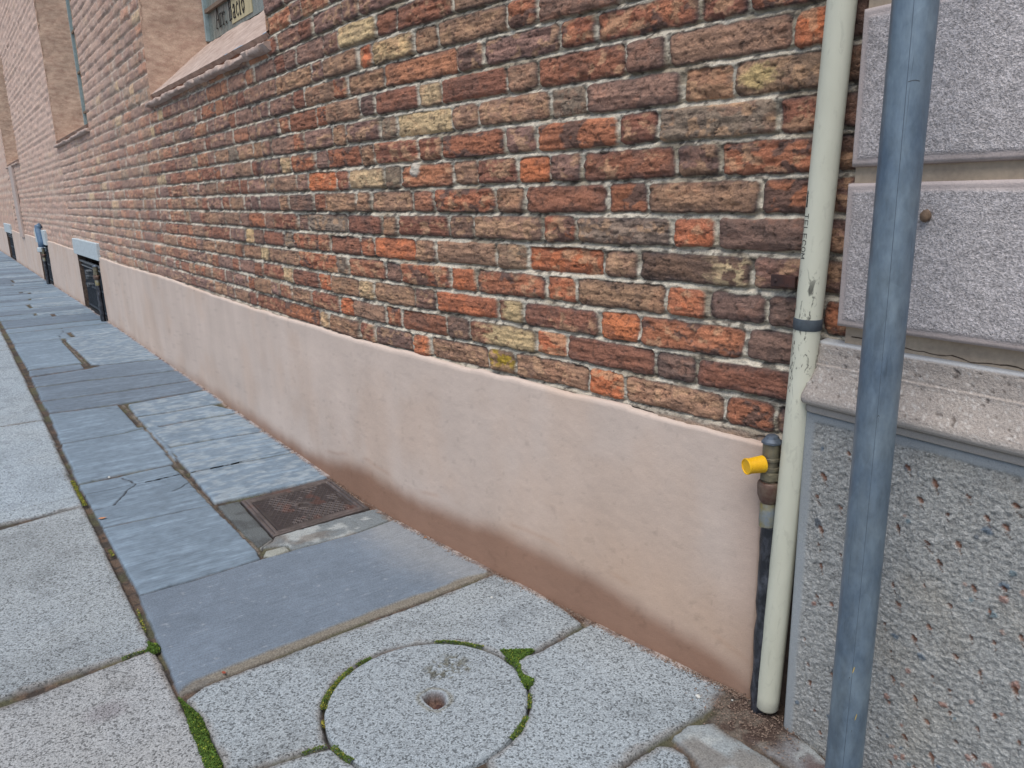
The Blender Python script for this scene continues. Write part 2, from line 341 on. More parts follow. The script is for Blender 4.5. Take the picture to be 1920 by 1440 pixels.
def pave_field(X, Y):
    sh = X.shape; jx = (fbm(X*22, Y*22, 1)-.5)*.006; jy = (fbm(X*22, Y*22, 2)-.5)*.006; fine = (fbm(X*160, Y*160, 5, 3)-.5)*.003
    Z = -.013+(fbm(X*90, Y*90, 3)-.5)*.006-.002*ss(.4, .6, fbm(X*6, Y*6, 4))
    dirt = mixc(srgb(66, 62, 58), srgb(94, 80, 70), ss(.35, .65, fbm(X*14, Y*14, 9))); dirt = mixc(dirt, srgb(62, 56, 52), ss(.5, .7, fbm(X*50, Y*50, 8)))
    dirt = mixc(dirt, srgb(88, 92, 66), ss(.48, .62, fbm(X*9, Y*9, 88))*.5)
    Col = np.broadcast_to(dirt, sh+(3,)).copy(); G = np.zeros(sh); Lu = np.zeros(sh)
    rc = np.hypot(X-CC[0], Y-CC[1]); rj = rc+jx*1.4+(fbm(X*9, Y*9, 31)-.5)*.012
    for P, kind, col, dz, hj in SL:
        lo = P.min(0)-.02; hi = P.max(0)+.02
        sel = (X > lo[0]) & (X < hi[0]) & (Y > lo[1]) & (Y < hi[1])
        if not sel.any(): continue
        x, y = X[sel], Y[sel]
        d = pdist(x+jx[sel], y+jy[sel], P)-hj-(kind in 'lr')*float(np.clip((-2.3-P[:, 0].mean())*.0036, 0, .0095))+fine[sel]
        if kind == 'G': d = np.minimum(d, rj[sel]-.244)
        if kind in 'GS': d = d-(fbm(x*12, y*12, 61)-.5)*.008*(kind == 'S')
        m = ss(-.0008, .0012, d-.0008); z = dz+.0-.005*np.exp(-np.maximum(d, 0)/.004)
        c = np.broadcast_to(col, x.shape+(3,))*(1+.16*(fbm(x*5, y*5, 13)-.5))[:, None]
        if kind in 'gG':
            z = z+(fbm(x*60, y*60, 21, 3)-.5)*.0022+(fbm(x*5, y*5, 22)-.5)*.003; gv, lv = 1., 0.
            c = mixc(c, c*np.array([1.01, .99, .965]), ss(.45, .7, fbm(x*2.2, y*2.2, 44)))
            st = ss(.02, 0, d+.03*(fbm(x*18, y*18, 45)-.5)); c = mixc(c, srgb(118, 108, 98), st*.5)
            c = mixc(c, c*.80, ss(.56, .72, fbm(x*3.3, y*3.3, 144, 4))*.55); c = mixc(c, c*.62, ss(.755, .78, vn(x*11, y*11, 145))*ss(.4, .5, fbm(x*60, y*60, 146))*.45)
            if kind == 'g': c = mixc(c, srgb(120, 116, 122), ss(.075, .03, np.hypot((x+1.83)*1.2, y-.135)+.02*fbm(x*30, y*30, 4))*.55)
        elif kind in 'lr':
            st = fbm(x*70, y*7, 23, 3); z = z+(st-.5)*(.0042 if kind == 'l' else .002)+(fbm(x*4, y*4, 24)-.5)*.003; gv, lv = 0., 1.
            c = mixc(c, c*1.3, ss(.52, .72, fbm(x*40, y*6, 25, 3))*.8)
            if kind == 'r': c = mixc(c, srgb(156, 168, 176), ss(.42, .68, fbm(x*38, y*22, 26, 5))*.6)
        elif kind == 'A':
            z = z+(fbm(x*40, y*40, 27)-.5)*.0012; gv, lv = 0., .55
            c = mixc(c, c*1.22, ss(.5, .75, fbm(x*9, y*9, 28))*.3); c = mixc(c, srgb(176, 182, 188), ss(.76, .82, fbm(x*70, y*50, 128, 3))*.3); c = mixc(c, c*.8, ss(.5, .7, fbm(x*3, y*3, 129))*.4)
            nearw = ss(.28, .05, Yw(x)-y+.12*(fbm(x*10, y*10, 29)-.5)); c = mixc(c, srgb(150, 152, 152), nearw*.55)
            dl = segd(x, y, A_low); wch = .004+.034*ss(.3, .75, fbm(x*4.5, y*4.5, 30)+.12*ss(-1.2, -1.7, x))
            ch = ss(wch, wch*.8, dl); z = z-.006*ch*(.6+.8*fbm(x*60, y*60, 6)); c = mixc(c, srgb(122, 116, 104), ch*.9); lv = .55-ch*.5
            c = mixc(c, srgb(88, 92, 98), ss(.05, .01, segd(x, y, A_low[:2]-[.0, .0]))*.3)
        elif kind == 'S':
            z = z+(fbm(x*30, y*30, 32)-.5)*.005; gv, lv = .35, .3
            c = mixc(c, srgb(168, 174, 174), ss(.5, .7, fbm(x*22, y*22, 33))*.7); c = mixc(c, srgb(110, 102, 94), ss(.55, .7, fbm(x*9, y*9, 34))*.6)
        elif kind == 'p': gv, lv = 0., .4
        else: gv, lv = 0., .15; c = mixc(c, srgb(78, 82, 84), ss(.45, .65, fbm(x*20, y*20, 35))); z = z-.001+(fbm(x*60, y*60, 36)-.5)*.002
        c = mixc(c, c*.62, ss(.006, 0, d)*.6)
        Z[sel] = Z[sel]*(1-m)+z*m; Col[sel] = Col[sel]*(1-m)[:, None]+c*m[:, None]
        G[sel] = G[sel]*(1-m)+gv*m; Lu[sel] = Lu[sel]*(1-m)+lv*m
    for P in CRACKS:
        lo = P.min(0)-.02; hi = P.max(0)+.02
        sel = (X > lo[0]) & (X < hi[0]) & (Y > lo[1]) & (Y < hi[1])
        if not sel.any(): continue
        d = segd(X[sel]+jx[sel]*2.5, Y[sel]+jy[sel]*2.5, P); m = ss(.0045, .0015, d)
        Z[sel] -= .006*m; Col[sel] = mixc(Col[sel], srgb(48, 46, 48)+0*Col[sel], m)
    for P, hw in ((MJ[0], .0065), (MJ[1], .008)):
        d = segd(X+jx*2, Y+jy*2, P); m = ss(hw+.0015, hw-.0015, d+fine); Z = Z*(1-m)+m*(-.008+(fbm(X*90, Y*90, 3)-.5)*.005)
        Col = mixc(Col, mixc(srgb(112, 106, 98)+0*Col, srgb(84, 76, 68)+0*Col, ss(.4, .6, fbm(X*30, Y*30, 66))), m); G = G*(1-m); Lu = Lu*(1-m)
    # earth and grit washed up in the corner, plaster crumbs along the foot of the wall
    e = Yw(X)-Y; pm = ss(.022, .004, e+.02*(fbm(X*40, Y*40, 51)-.5))*(X < -.93)
    Col = mixc(Col, mixc(srgb(164, 150, 142)+0*Col, srgb(110, 84, 72)+0*Col, ss(.45, .6, fbm(X*30, Y*30, 52))), pm*.8); Z = Z+pm*.003*fbm(X*120, Y*120, 53); G *= 1-pm; Lu *= 1-pm
    cm = ss(.105, .05, np.hypot((X+.90)*.8, (Y-1.285))+.05*(fbm(X*25, Y*25, 54)-.5))
    cc = mixc(srgb(104, 96, 88)+0*Col, srgb(74, 60, 54)+0*Col, ss(.42, .6, fbm(X*35, Y*35, 55)))
    Col = mixc(Col, cc, cm); Z = Z*(1-cm)+cm*(-.004+.006*fbm(X*100, Y*100, 56)); G *= 1-cm; Lu *= 1-cm
    vm = ss(.05, .03, np.hypot((X+.66)*.5, (Y-1.27))+.03*(fbm(X*25, Y*25, 57)-.5)); Col = mixc(Col, srgb(92, 66, 62)+0*Col, vm*.8)
    # seats of the round cover and of the drain
    Z = np.where(rc < .238, -.04, Z); di = pdist(X, Y, DRN); Z = np.where(di > .004, -.04, Z)
    return Z, Col, G, Lu
pv = GM()
for x0, x1, sx, y0, y1, sy in ((-3.4, .6, .0036, -.62, 1.40, .0036), (-7.6, -3.4, .0062, -.62, 1.30, .0075), (-13, -7.6, .014, -.62, 1.30, .011), (-38, -13, .05, -.62, 1.30, .018)):
    if sx < .005:   # finer where the picture looks closest
        xs = np.concatenate([np.arange(-3.4, -.5, .0036), np.arange(-.5, .61, .012)]); ys = np.concatenate([np.arange(-.62, -.1, .012), np.arange(-.1, 1.40, .0036)])
    else: xs = np.arange(x0, x1+sx*.5, sx); ys = np.arange(y0, y1+sy*.5, sy)
    XX, YY = np.meshgrid(xs, ys); Z, Col, G, Lu = pave_field(XX, YY)
    pv.grid(np.stack([XX, YY, Z], -1), Col=Col, gran=G, lus=Lu)
tag(link('pavement', pv.mesh('pavement'), M['pave'], smooth=True), kind='structure')

# ------------------------------------------------------------ brick building
P0, PIT = .714, .0758
COURSE = {  # joints (pixel columns in the photo) and the fired colour of each brick between them
 12: ([742, 848], 'R'),
 11: ([459, 516, 583, 605, 670, 696, 775, 819, 950, 1007, 1165], 'PBPBOYBBMP'),
 10: ([488, 504, 549, 569, 624, 651, 719, 856, 905, 1049, 1116, 1310, 1403, 1560], 'PPRBMBADPMMRMR'),
 9: ([466, 482, 522, 541, 591, 611, 673, 702, 784, 827, 948, 1007, 1171, 1250, 1484, 1590], 'PPARMBDRYRBRPBO'),
 8: ([491, 508, 551, 571, 623, 648, 713, 743, 845, 896, 1031, 1097, 1279, 1374, 1575], 'PPMPBPGYBBGPBF'),
 7: ([472, 485, 524, 544, 590, 614, 675, 702, 783, 826, 946, 1005, 1158, 1234, 1458, 1570], 'RPYMPMBRRMPMRGR'),
 6: ([496, 514, 557, 577, 630, 654, 720, 751, 848, 894, 970, 1030, 1091, 1266, 1350, 1560], 'GBPORYGABROPRDM'),
 5: ([471, 485, 524, 542, 589, 611, 668, 695, 772, 813, 929, 984, 1139, 1213, 1428, 1540], 'PPBDRBBBAMBRMBM'),
 4: ([498, 513, 557, 577, 650, 716, 745, 841, 886, 1017, 1078, 1258, 1343, 1530], 'PRPGRBRDBMGOD'),
 3: ([475, 493, 531, 548, 596, 617, 676, 702, 777, 818, 929, 987, 1130, 1196, 1409, 1520], 'PRGMARMOBBGOBED'),
 2: ([503, 561, 631, 653, 720, 751, 845, 892, 1023, 1078, 1246, 1326, 1438, 1540], 'BMGADMOMOBODD'),
 1: ([493, 531, 550, 597, 620, 674, 701, 776, 817, 934, 981, 1124, 1196, 1396, 1530], 'RYROBYBDOCROMD'),
 0: ([508, 525, 548, 586, 636, 661, 723, 752, 836, 880, 1005, 1061, 1226, 1304, 1510], 'PABROBMRDCORDR'),
 -1: ([482, 535, 600, 618, 675, 703, 773, 808, 915, 966, 1103, 1169, 1356, 1452, 1530], 'RMYBRDOBLBOBMD')}
PAL = dict(O=srgb(184, 114, 84), R=srgb(138, 96, 82), D=srgb(124, 100, 92), P=srgb(138, 110, 102), B=srgb(152, 122, 104), Y=srgb(196, 172, 138),
           G=srgb(136, 122, 110), A=srgb(164, 116, 94), M=srgb(152, 102, 82), E=srgb(112, 90, 80), C=srgb(132, 92, 76), L=srgb(140, 114, 90), F=srgb(130, 110, 94))
KEYS = list(PAL)
rb = random.Random(11); ROWS = {}
for k in range(-3, 96):
    z = P0+(k+.5)*PIT; xs, cs = [], []
    if k in COURSE:
        jp, cs_ = COURSE[k]; cs = list(cs_); xs = [wall_x(p, z) for p in jp]; cs = (cs+['R']*20)[:len(xs)-1]
    else:
        x0 = -.62-rb.uniform(0, .25); xs = [x0]
    hdr = rb.random() < .5                       # rightwards to the corner
    while xs[-1] < -.55:
        w_ = .117 if hdr else .24; xs.append(xs[-1]+w_+.009+rb.uniform(-.008, .008)); cs.append(rb.choice('RDPBM')); hdr = not hdr
    hdr = (len(xs) > 1 and xs[1]-xs[0] > .18) or rb.random() < .3
    lx, lc = [], []; x = xs[0]
    while x > -39:
        w_ = (.115 if hdr else .238)+rb.uniform(-.012, .012)+.008; hdr = not hdr
        if rb.random() < .06: hdr = not hdr
        x -= w_; lx.append(x)
        lc.append(rb.choice('PPPPPPPPPBBBBBBRRRRRRAAAGYM' if k < 12 else 'PPPPPPPPPPPBBBBBRRRAAAGGY'))
    xs = lx[::-1]+xs; cs = lc[::-1]+cs
    ROWS[k] = (np.array(xs), np.array([KEYS.index(c) for c in cs]+[1]))
PALA = np.array([PAL[k] for k in KEYS])*np.array([1.32, 1.27, 1.16])
MORT = srgb(206, 198, 182)
WIN = [(-5.41, -3.25, 1.755), (-10.39, -8.03, 1.80), (-17.7, -15.3, 1.84)]   # window niches: left, right, sill height
CEL = [(-10.02, -8.52), (-14.25, -13.0), (-21.0, -19.4)]                     # cellar openings
def brick_field(X, Z):
    sh = X.shape
    zc = Z+(fbm(X*3.1, Z*9, 71, 3)-.5)*.004+(X > -1.6)*.004*ss(-1.6, -1.0, X)*ss(1.2, .8, Z)+(fbm(X*16, Z*16, 72, 2)-.5)*.004
    k = np.floor((zc-P0)/PIT).astype(int); xj = X+(fbm(X*30, Z*30, 73, 2)-.5)*.005+(zc-P0-k*PIT-.5*PIT)*(vn(k*3.7, np.floor(X*4), 74)-.5)*.12
    i = np.zeros(sh, int); xl = np.zeros(sh); xr = np.ones(sh); ci = np.zeros(sh, int)
    for kk in np.unique(k):
        xs, cs = ROWS.get(int(kk), ROWS[90]); s = k == kk
        j = np.clip(np.searchsorted(xs, xj[s])-1, 0, len(xs)-2)
        i[s] = j; xl[s] = xs[j]; xr[s] = xs[j+1]; ci[s] = cs[j]
    id1 = i*1.0+.5; id2 = k*1.0+.5
    r1 = _h(i, k, 1); r2 = _h(i, k, 2); r3 = _h(i, k, 3); r4 = _h(i, k, 4); r5 = _h(i, k, 5)
    ragged = (fbm(X*40, Z*40, 75, 3)-.5)*.0055+(fbm(X*190, Z*190, 76, 2)-.5)*.0016
    du = np.minimum(xj-xl, xr-xj)-.0028-.003*r1
    zb = zc-P0-k*PIT; top = PIT-zb-.0034-.0035*r2; bot = zb-.0034-.004*r3
    dv = np.minimum(top, bot)
    rad = .008+.009*r4
    d = rad-np.hypot(np.maximum(rad-du, 0), np.maximum(rad-dv, 0)); d = np.where((du > rad) & (dv > rad), np.minimum(du, dv), d)+ragged
    m = ss(-.0008, .0016, d)
    uu = (xj-xl)/(xr-xl)-.5; vv = zb/PIT-.5
    rough = fbm(X*34+id1*7, Z*60+id2*5, 77, 4)-.5; lay = fbm(X*14+id1*3, Z*85+id2, 78, 3)-.5; pit = ss(.66, .78, fbm(X*120, Z*120, 79, 2))
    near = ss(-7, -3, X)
    hb = .0045*(r1-.5)*2-.007*(np.exp(-np.maximum(d, 0)/.006))+rough*.010*(.5+r5)+lay*.008+uu*(r2-.5)*.010+vv*(r3-.5)*.008-pit*.002+.004
    hm = -.0045+(fbm(X*70, Z*70, 80, 4)-.5)*.007-.004*ss(.45, .7, fbm(X*6, Z*20, 81))+.003*ss(.02, 0, zb)
    qj = np.where(zb < PIT/2, zb, zb-PIT); bed = ss(.0135, .009, abs(qj)); hm = hm+bed*(.0035-.0125*ss(-.004, .006, qj+(fbm(X*40, Z*10, 95, 3)-.5)*.004))
    crk = ss(.020, .006, abs(fbm(X*22+id1*3, Z*40+id2*7, 96, 4)-.5))*ss(.5, .6, fbm(X*9, Z*12, 97)); hb = hb-crk*.0022
    # one deep set orange brick and the smeared mortar pat
    spc = (k == 3) & (ci == KEYS.index('O')) & (X > -1.75) & (X < -1.3); hb = np.where(spc, hb-.008, hb)
    H = hm*(1-m)+hb*m
    # colours
    base = PALA[ci]*(1+(r4-.5)[..., None]*.22); base = base*np.stack([1+(r5-.5)*.06, 1+0*r1, 1+(r3-.5)*.12], -1)
    n1 = fbm(X*26+id1*11, Z*34+id2*3, 82, 5); n2 = fbm(X*60+id1, Z*75, 83, 4); n3 = fbm(X*11+id1*5, Z*14+id2, 84, 4); n4 = fbm(X*150, Z*190, 85, 3)
    isM = (ci == KEYS.index('M')); isO = ci == KEYS.index('O'); isC = ci == KEYS.index('C'); isL = ci == KEYS.index('L'); isD = ci == KEYS.index('D')
    drk = srgb(104, 88, 82); org = srgb(196, 130, 98); lig = srgb(204, 164, 130)
    amt = np.select([isM, isO, isD], [.8, .3, .55], .35)
    base = mixc(base, drk+0*base, ss(.52, .60, n1+(r1-.5)*.06)*amt)
    base = mixc(base, org+0*base, ss(.56, .60, n3*.6+n2*.4+(r2-.5)*.05)*np.select([isM, isO, isD], [.75, .6, .12], .16)*near)
    base = mixc(base, lig+0*base, ss(.55, .66, fbm(X*40+id1*2, Z*50, 86, 5)+(r3-.5)*.10)*.6*(r5 > .35))
    base = mixc(base, srgb(206, 180, 138)+0*base, isC*ss(.1, .3, uu+.5-.1+(n2-.5)*.5)*ss(.42, .5, n3*.5+n2*.5+.06))
    base = mixc(base, srgb(176, 148, 60)+0*base, isL*ss(.46, .54, n2)*ss(-.35, .0, vv))
    base = mixc(base, srgb(216, 192, 152)+0*base, (ci == KEYS.index('E'))*ss(.12, .42, uu+(n2-.5)*.5)*ss(.42, .52, n2)*.9)
    base = mixc(base, srgb(204, 180, 128)+0*base, (ci == KEYS.index('F'))*ss(.26, .12, np.hypot((uu+.27)*1.2, vv*.6)+(n2-.5)*.3)*.85)
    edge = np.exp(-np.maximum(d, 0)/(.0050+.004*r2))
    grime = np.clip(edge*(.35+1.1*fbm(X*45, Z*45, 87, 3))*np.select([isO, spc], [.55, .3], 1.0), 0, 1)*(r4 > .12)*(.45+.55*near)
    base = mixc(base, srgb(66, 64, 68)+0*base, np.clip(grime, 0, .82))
    base = base*(.84+.32*n4)[..., None]
    base = mixc(base, srgb(72, 62, 58)+0*base, np.clip(pit*.5+crk*.45, 0, 1))
    mort = MORT*(.72+.56*fbm(X*80, Z*80, 89, 4))[..., None]
    mort = mixc(mort, srgb(124, 110, 88)+0*mort, ss(.52, .70, fbm(X*9, Z*26, 90))*.6); mort = mixc(mort, srgb(76, 70, 66)+0*mort, ss(.58, .68, fbm(X*55, Z*90, 91, 4))*.75)
    mort = mixc(mort, srgb(132, 116, 88)+0*mort, ss(.4, .9, 1-zb/.012)*0+ss(PIT-.012, PIT-.002, zb)*.0)
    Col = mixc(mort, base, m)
    pat = ss(.028, .018, np.hypot((X+2.148)*1.0, (Z-1.228))+.012*(fbm(X*60, Z*60, 92)-.5)); Col = mixc(Col, srgb(196, 188, 176)+0*Col, pat); H = H+pat*.004
    # pale patches high up and old seam in the far wall
    seam = ss(.03, .012, np.abs(X+7.40+(Z-1.0)*-.12*np.clip((Z-1)/1.6, 0, 1)+.02*(fbm(Z*8, Z*0, 93)-.5))); Col = mixc(Col, srgb(176, 150, 136)+0*Col, seam*.8); H = H*(1-seam)+seam*.001
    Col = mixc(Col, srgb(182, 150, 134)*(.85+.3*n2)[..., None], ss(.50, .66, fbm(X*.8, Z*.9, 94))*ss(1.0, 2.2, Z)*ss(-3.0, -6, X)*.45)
    haze = ss(-3.0, -12, X)*.58+ss(-2.6, -6.5, X)*ss(1.2, 2.4, Z)*.28; Col = mixc(Col, srgb(216, 190, 176)+0*Col, haze*(.6+.8*(n3)))  # pale haze painted into the brick colour, growing with distance and height
    ft = ss(P0-PIT*.95, P0-PIT*1.1, Z); Col = mixc(Col, srgb(150, 138, 126)+0*Col, ft*.6)
    return H, Col, 1-m
def cols(x0, x1, k=.00085, mx=.06, must=()):
    xs = [x1]; 
    while xs[-1] > x0: xs.append(xs[-1]-min(mx, k*(xs[-1]**2+1.7)))
    xs = np.array(xs[::-1]); xs[0] = x0
    for m_ in must:
        if x0 < m_ < x1: xs[np.argmin(abs(xs-m_))] = m_
    return xs
bb = empty('brick_building', (-4.5, 1.25, 0))
tag(bb, 'old red brick building with a beige plastered foot running far down the lane', 'building')
bw = GM(); must = [w_[0] for w_ in WIN]+[w_[1] for w_ in WIN]
for x0, x1, z0, z1, sz in ((-3.25, -.55, .60, 2.1, .0021), (-5.41, -3.25, .60, 3.0, .0045), (-10.39, -5.41, .60, 3.4, .009), (-18, -10.39, .60, 5.0, .018), (-38, -18, .60, 6.9, .05),
                           (-3.25, -.55, 2.1, 6.9, .02), (-5.41, -3.25, 3.0, 6.9, .03), (-10.39, -5.41, 3.4, 6.9, .03), (-18, -10.39, 5.0, 6.9, .05)):
    xs = cols(x0, x1, .00092 if z0 < 1 else .004, .06, must)
    zs = np.arange(z0, z1+sz*.01, sz); zs[-1] = z1
    zs = np.concatenate([zs]) 
    for a, b, s in WIN:
        if z0 < s < z1: zs[np.argmin(abs(zs-s))] = s
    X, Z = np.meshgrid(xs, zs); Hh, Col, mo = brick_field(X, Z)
    xc = (xs[:-1]+xs[1:])/2; zc_ = (zs[:-1]+zs[1:])/2; Xc, Zc = np.meshgrid(xc, zc_); keep = np.ones(Xc.shape, bool)
    for a, b, s in WIN: keep &= ~((Xc > a) & (Xc < b) & (Zc > s) & (Zc < 5.2))
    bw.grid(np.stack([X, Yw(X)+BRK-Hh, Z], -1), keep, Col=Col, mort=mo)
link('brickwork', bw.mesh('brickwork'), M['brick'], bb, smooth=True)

# plaster plinth with damp foot
SX = np.array([-40, -6.2, -4.2, -3.25, -2.69, -2.46, -2.3, -2.12, -1.93, -1.85, -1.72, -1.61, -1.31, -1.2, -1.12, -1.05, -.985, -.94])
SZ = np.array([.03, .035, .055, .06, .129, .154, .138, .151, .152, .166, .162, .151, .134, .128, .106, .094, .072, .05])
pl = GM()
def plinth_block(x0, x1, k, sz):
    xs = cols(x0, x1, k, .08, [c for p in CEL for c in p]); zs = np.concatenate([np.linspace(-.03, .60, int(.63/sz)), [.61, .62, .628, .634, .638, .641, .642]])
    X, Z = np.meshgrid(xs, zs)
    topz = .636+.006*np.sin(X*1.9)+(fbm(X*14, X*0, 101, 3)-.5)*.010-.004*(X > -1.3)-.008*ss(-1.3, -.95, X)
    t = np.clip((Z-.60)/.042, 0, 1); zz = np.where(Z > .60, .60+(topz-.60)*np.minimum(t*1.25, 1), Z)
    back = ss(.70, 1, t)*.017
    Y = Yw(X)+back-(fbm(X*3, Z*3, 102, 3)-.5)*.007-(fbm(X*9, Z*14, 109, 3)-.5)*.0014-(fbm(X*45, Z*45, 103, 3)-.5)*.0012
    rag = (fbm(Z*30, Z*0+3, 104, 4)-.5)*.010
    Xo = np.where(X > -.9405, X+rag, X); Y = np.where(X > -.9405, Y+.012, Y)
    Col = np.broadcast_to(srgb(200, 184, 173), X.shape+(3,))*(1+.10*(fbm(X*2.4, Z*2.0, 105, 4)-.5))[..., None]
    Col = mixc(Col, srgb(194, 170, 152)+0*Col, ss(.45, .7, fbm(X*4, Z*3, 106, 4))*.4)
    sb = np.interp(X, SX, SZ)-.008+(fbm(X*5, X*0, 107, 4)-.5)*.045
    wet = ss(.040, -.048, zz-sb+(fbm(X*9, Z*9, 108, 3)-.5)*.02)
    Col = mixc(Col, srgb(144, 112, 94)+0*Col, wet*(.95*ss(-5.5, -3.0, X)+.45*ss(-3, -5.5, X)))
    tide = np.exp(-((zz-sb-.035)/.008)**2)*ss(.4, .6, fbm(X*6, Z*6, 111)); Col = mixc(Col, srgb(170, 138, 120)+0*Col, tide*.35*(X > -3)); halo = ss(.30, .0, zz-sb)*(1-wet)*ss(-2.2, -1.2, X); Col = mixc(Col, srgb(184, 154, 130)+0*Col, halo*.6)
    hc_ = ss(.006, .002, abs(fbm(X*2.3, Z*2.3, 121, 5)-.5))*ss(.56, .62, fbm(X*1.7, Z*1.7, 122)); Col = mixc(Col, Col*.80, hc_*.22); sp_ = ss(.74, .78, fbm(X*38, Z*38, 123, 3)); Col = mixc(Col, Col*.8, sp_*.5)
    rb_ = ss(-1.05, -.93, X); Col = mixc(Col, srgb(176, 150, 134)+0*Col, rb_*.5)
    Col = mixc(Col, srgb(206, 190, 182)+0*Col, ss(.85, .97, t)*.25)
    xc = (xs[:-1]+xs[1:])/2; Xc, Zc = np.meshgrid(xc, (zs[:-1]+zs[1:])/2); keep = np.ones(Xc.shape, bool)
    for a, b in CEL: keep &= ~((Xc > a) & (Xc < b))
    pl.grid(np.stack([Xo, Y, zz], -1), keep, Col=Col)
plinth_block(-3.4, -.94, .0018, .005); plinth_block(-38, -3.4, .003, .012)
link('plinth', pl.mesh('plinth'), M['plaster'], bb, smooth=True)
# body behind the faces: rough backing so nothing is paper thin
M['rubble'] = m_noise('rough_mortar', srgb(108, 92, 80), srgb(70, 58, 54), 40, .95, 0, .004)
M['dark'] = mat('cellar_dark', srgb(22, 22, 24), .95)
core = MB(); segs = [-38]+sorted([w_ for p in WIN for w_ in p[:2]])+[-.3]
def ribbon(b, xs, y_off0, y_off1, z0, z1):
    for a, c in zip(xs, xs[1:]):
        ya, yc = float(Yw(a)), float(Yw(c))
        v = [(a, ya+y_off0, z0), (c, yc+y_off0, z0), (c, yc+y_off1, z0), (a, ya+y_off1, z0), (a, ya+y_off0, z1), (c, yc+y_off0, z1), (c, yc+y_off1, z1), (a, ya+y_off1, z1)]
        vs = [b.b.verts.new(p) for p in v]
        for q in ((0, 3, 2, 1), (4, 5, 6, 7), (0, 1, 5, 4), (1, 2, 6, 5), (2, 3, 7, 6), (3, 0, 4, 7)): b.b.faces.new([vs[i] for i in q])
lo_x = [-38, -21.0]; 
for a, b in (( -38, -21.02), (-19.38, -14.27), (-12.98, -10.04), (-8.5, -.35)):
    ribbon(core, [a]+[float(x) for x in PLX if a < x < b]+[b], .045, .5, -.03, .62)
ribbon(core, [-38]+[float(x) for x in PLX[1:-1]]+[-.35], .045, .5, .62, 1.74)
for a, b in ((-38, -17.74), (-15.26, -10.43), (-7.99, -5.45), (-3.21, -.35)):
    ribbon(core, [a]+[float(x) for x in PLX if a < x < b]+[b], .045, .5, 1.742, 5.2)
ribbon(core, [-38]+[float(x) for x in PLX[1:-1]]+[-.35], .045, .5, 5.202, 6.9)
core.build('wall_core', M['rubble'], bb)
# eaves well above the picture
M['tile'] = m_noise('roof_tile', srgb(140, 84, 62), srgb(112, 70, 58), 30, .9)
MB().box((-19.2, 1.6, 7.0), (38, 1.6, .12)).build('eaves', M['tile'], bb)

# windows in niches
M['reveal'] = m_noise('patched_reveal', srgb(210, 184, 164), srgb(176, 146, 130), 14, .93, 0, .004, (1, 1, 2.2), fine=.18)
M['sill'] = m_noise('worn_sill', srgb(190, 172, 162), srgb(158, 138, 128), 14, .92, 0, .004, fine=.15)
M['sillred'] = m_noise('sill_bedding', srgb(150, 98, 68), srgb(120, 84, 64), 30, .95, 0, .004, fine=.2)
M['glass'] = m_noise('window_glass', srgb(98, 112, 112), srgb(132, 142, 138), 5, .28, 0, .0004, (4, 1, .5), spec=.6)
M['curtain'] = m_noise('curtain', srgb(196, 186, 150), srgb(174, 166, 136), 20, .8, 0, .002, (6, 1, .3))
M['wframe'] = m_noise('frame_paint', srgb(150, 168, 172), srgb(130, 148, 152), 25, .6)
M['ink'] = mat('black_ink', srgb(26, 26, 28), .7)
M['muntin'] = m_noise('muntin', srgb(128, 112, 98), srgb(104, 92, 82), 20, .7)
def rough_grid(P00, P10, P11, P01, nu, nv, amp, sc, seed):
    u, v = np.meshgrid(np.linspace(0, 1, nu), np.linspace(0, 1, nv)); u = u[..., None]; v = v[..., None]
    P = (np.array(P00)*(1-u)+np.array(P10)*u)*(1-v)+(np.array(P01)*(1-u)+np.array(P11)*u)*v
    n = np.cross(np.array(P10, float)-P00, np.array(P01, float)-P00); n /= np.linalg.norm(n)
    s1, s2 = np.linalg.norm(np.array(P10, float)-P00), np.linalg.norm(np.array(P01, float)-P00)
    return P+n*((fbm(u[..., 0]*s1*sc, v[..., 0]*s2*sc, seed)-.5)*amp)[..., None]
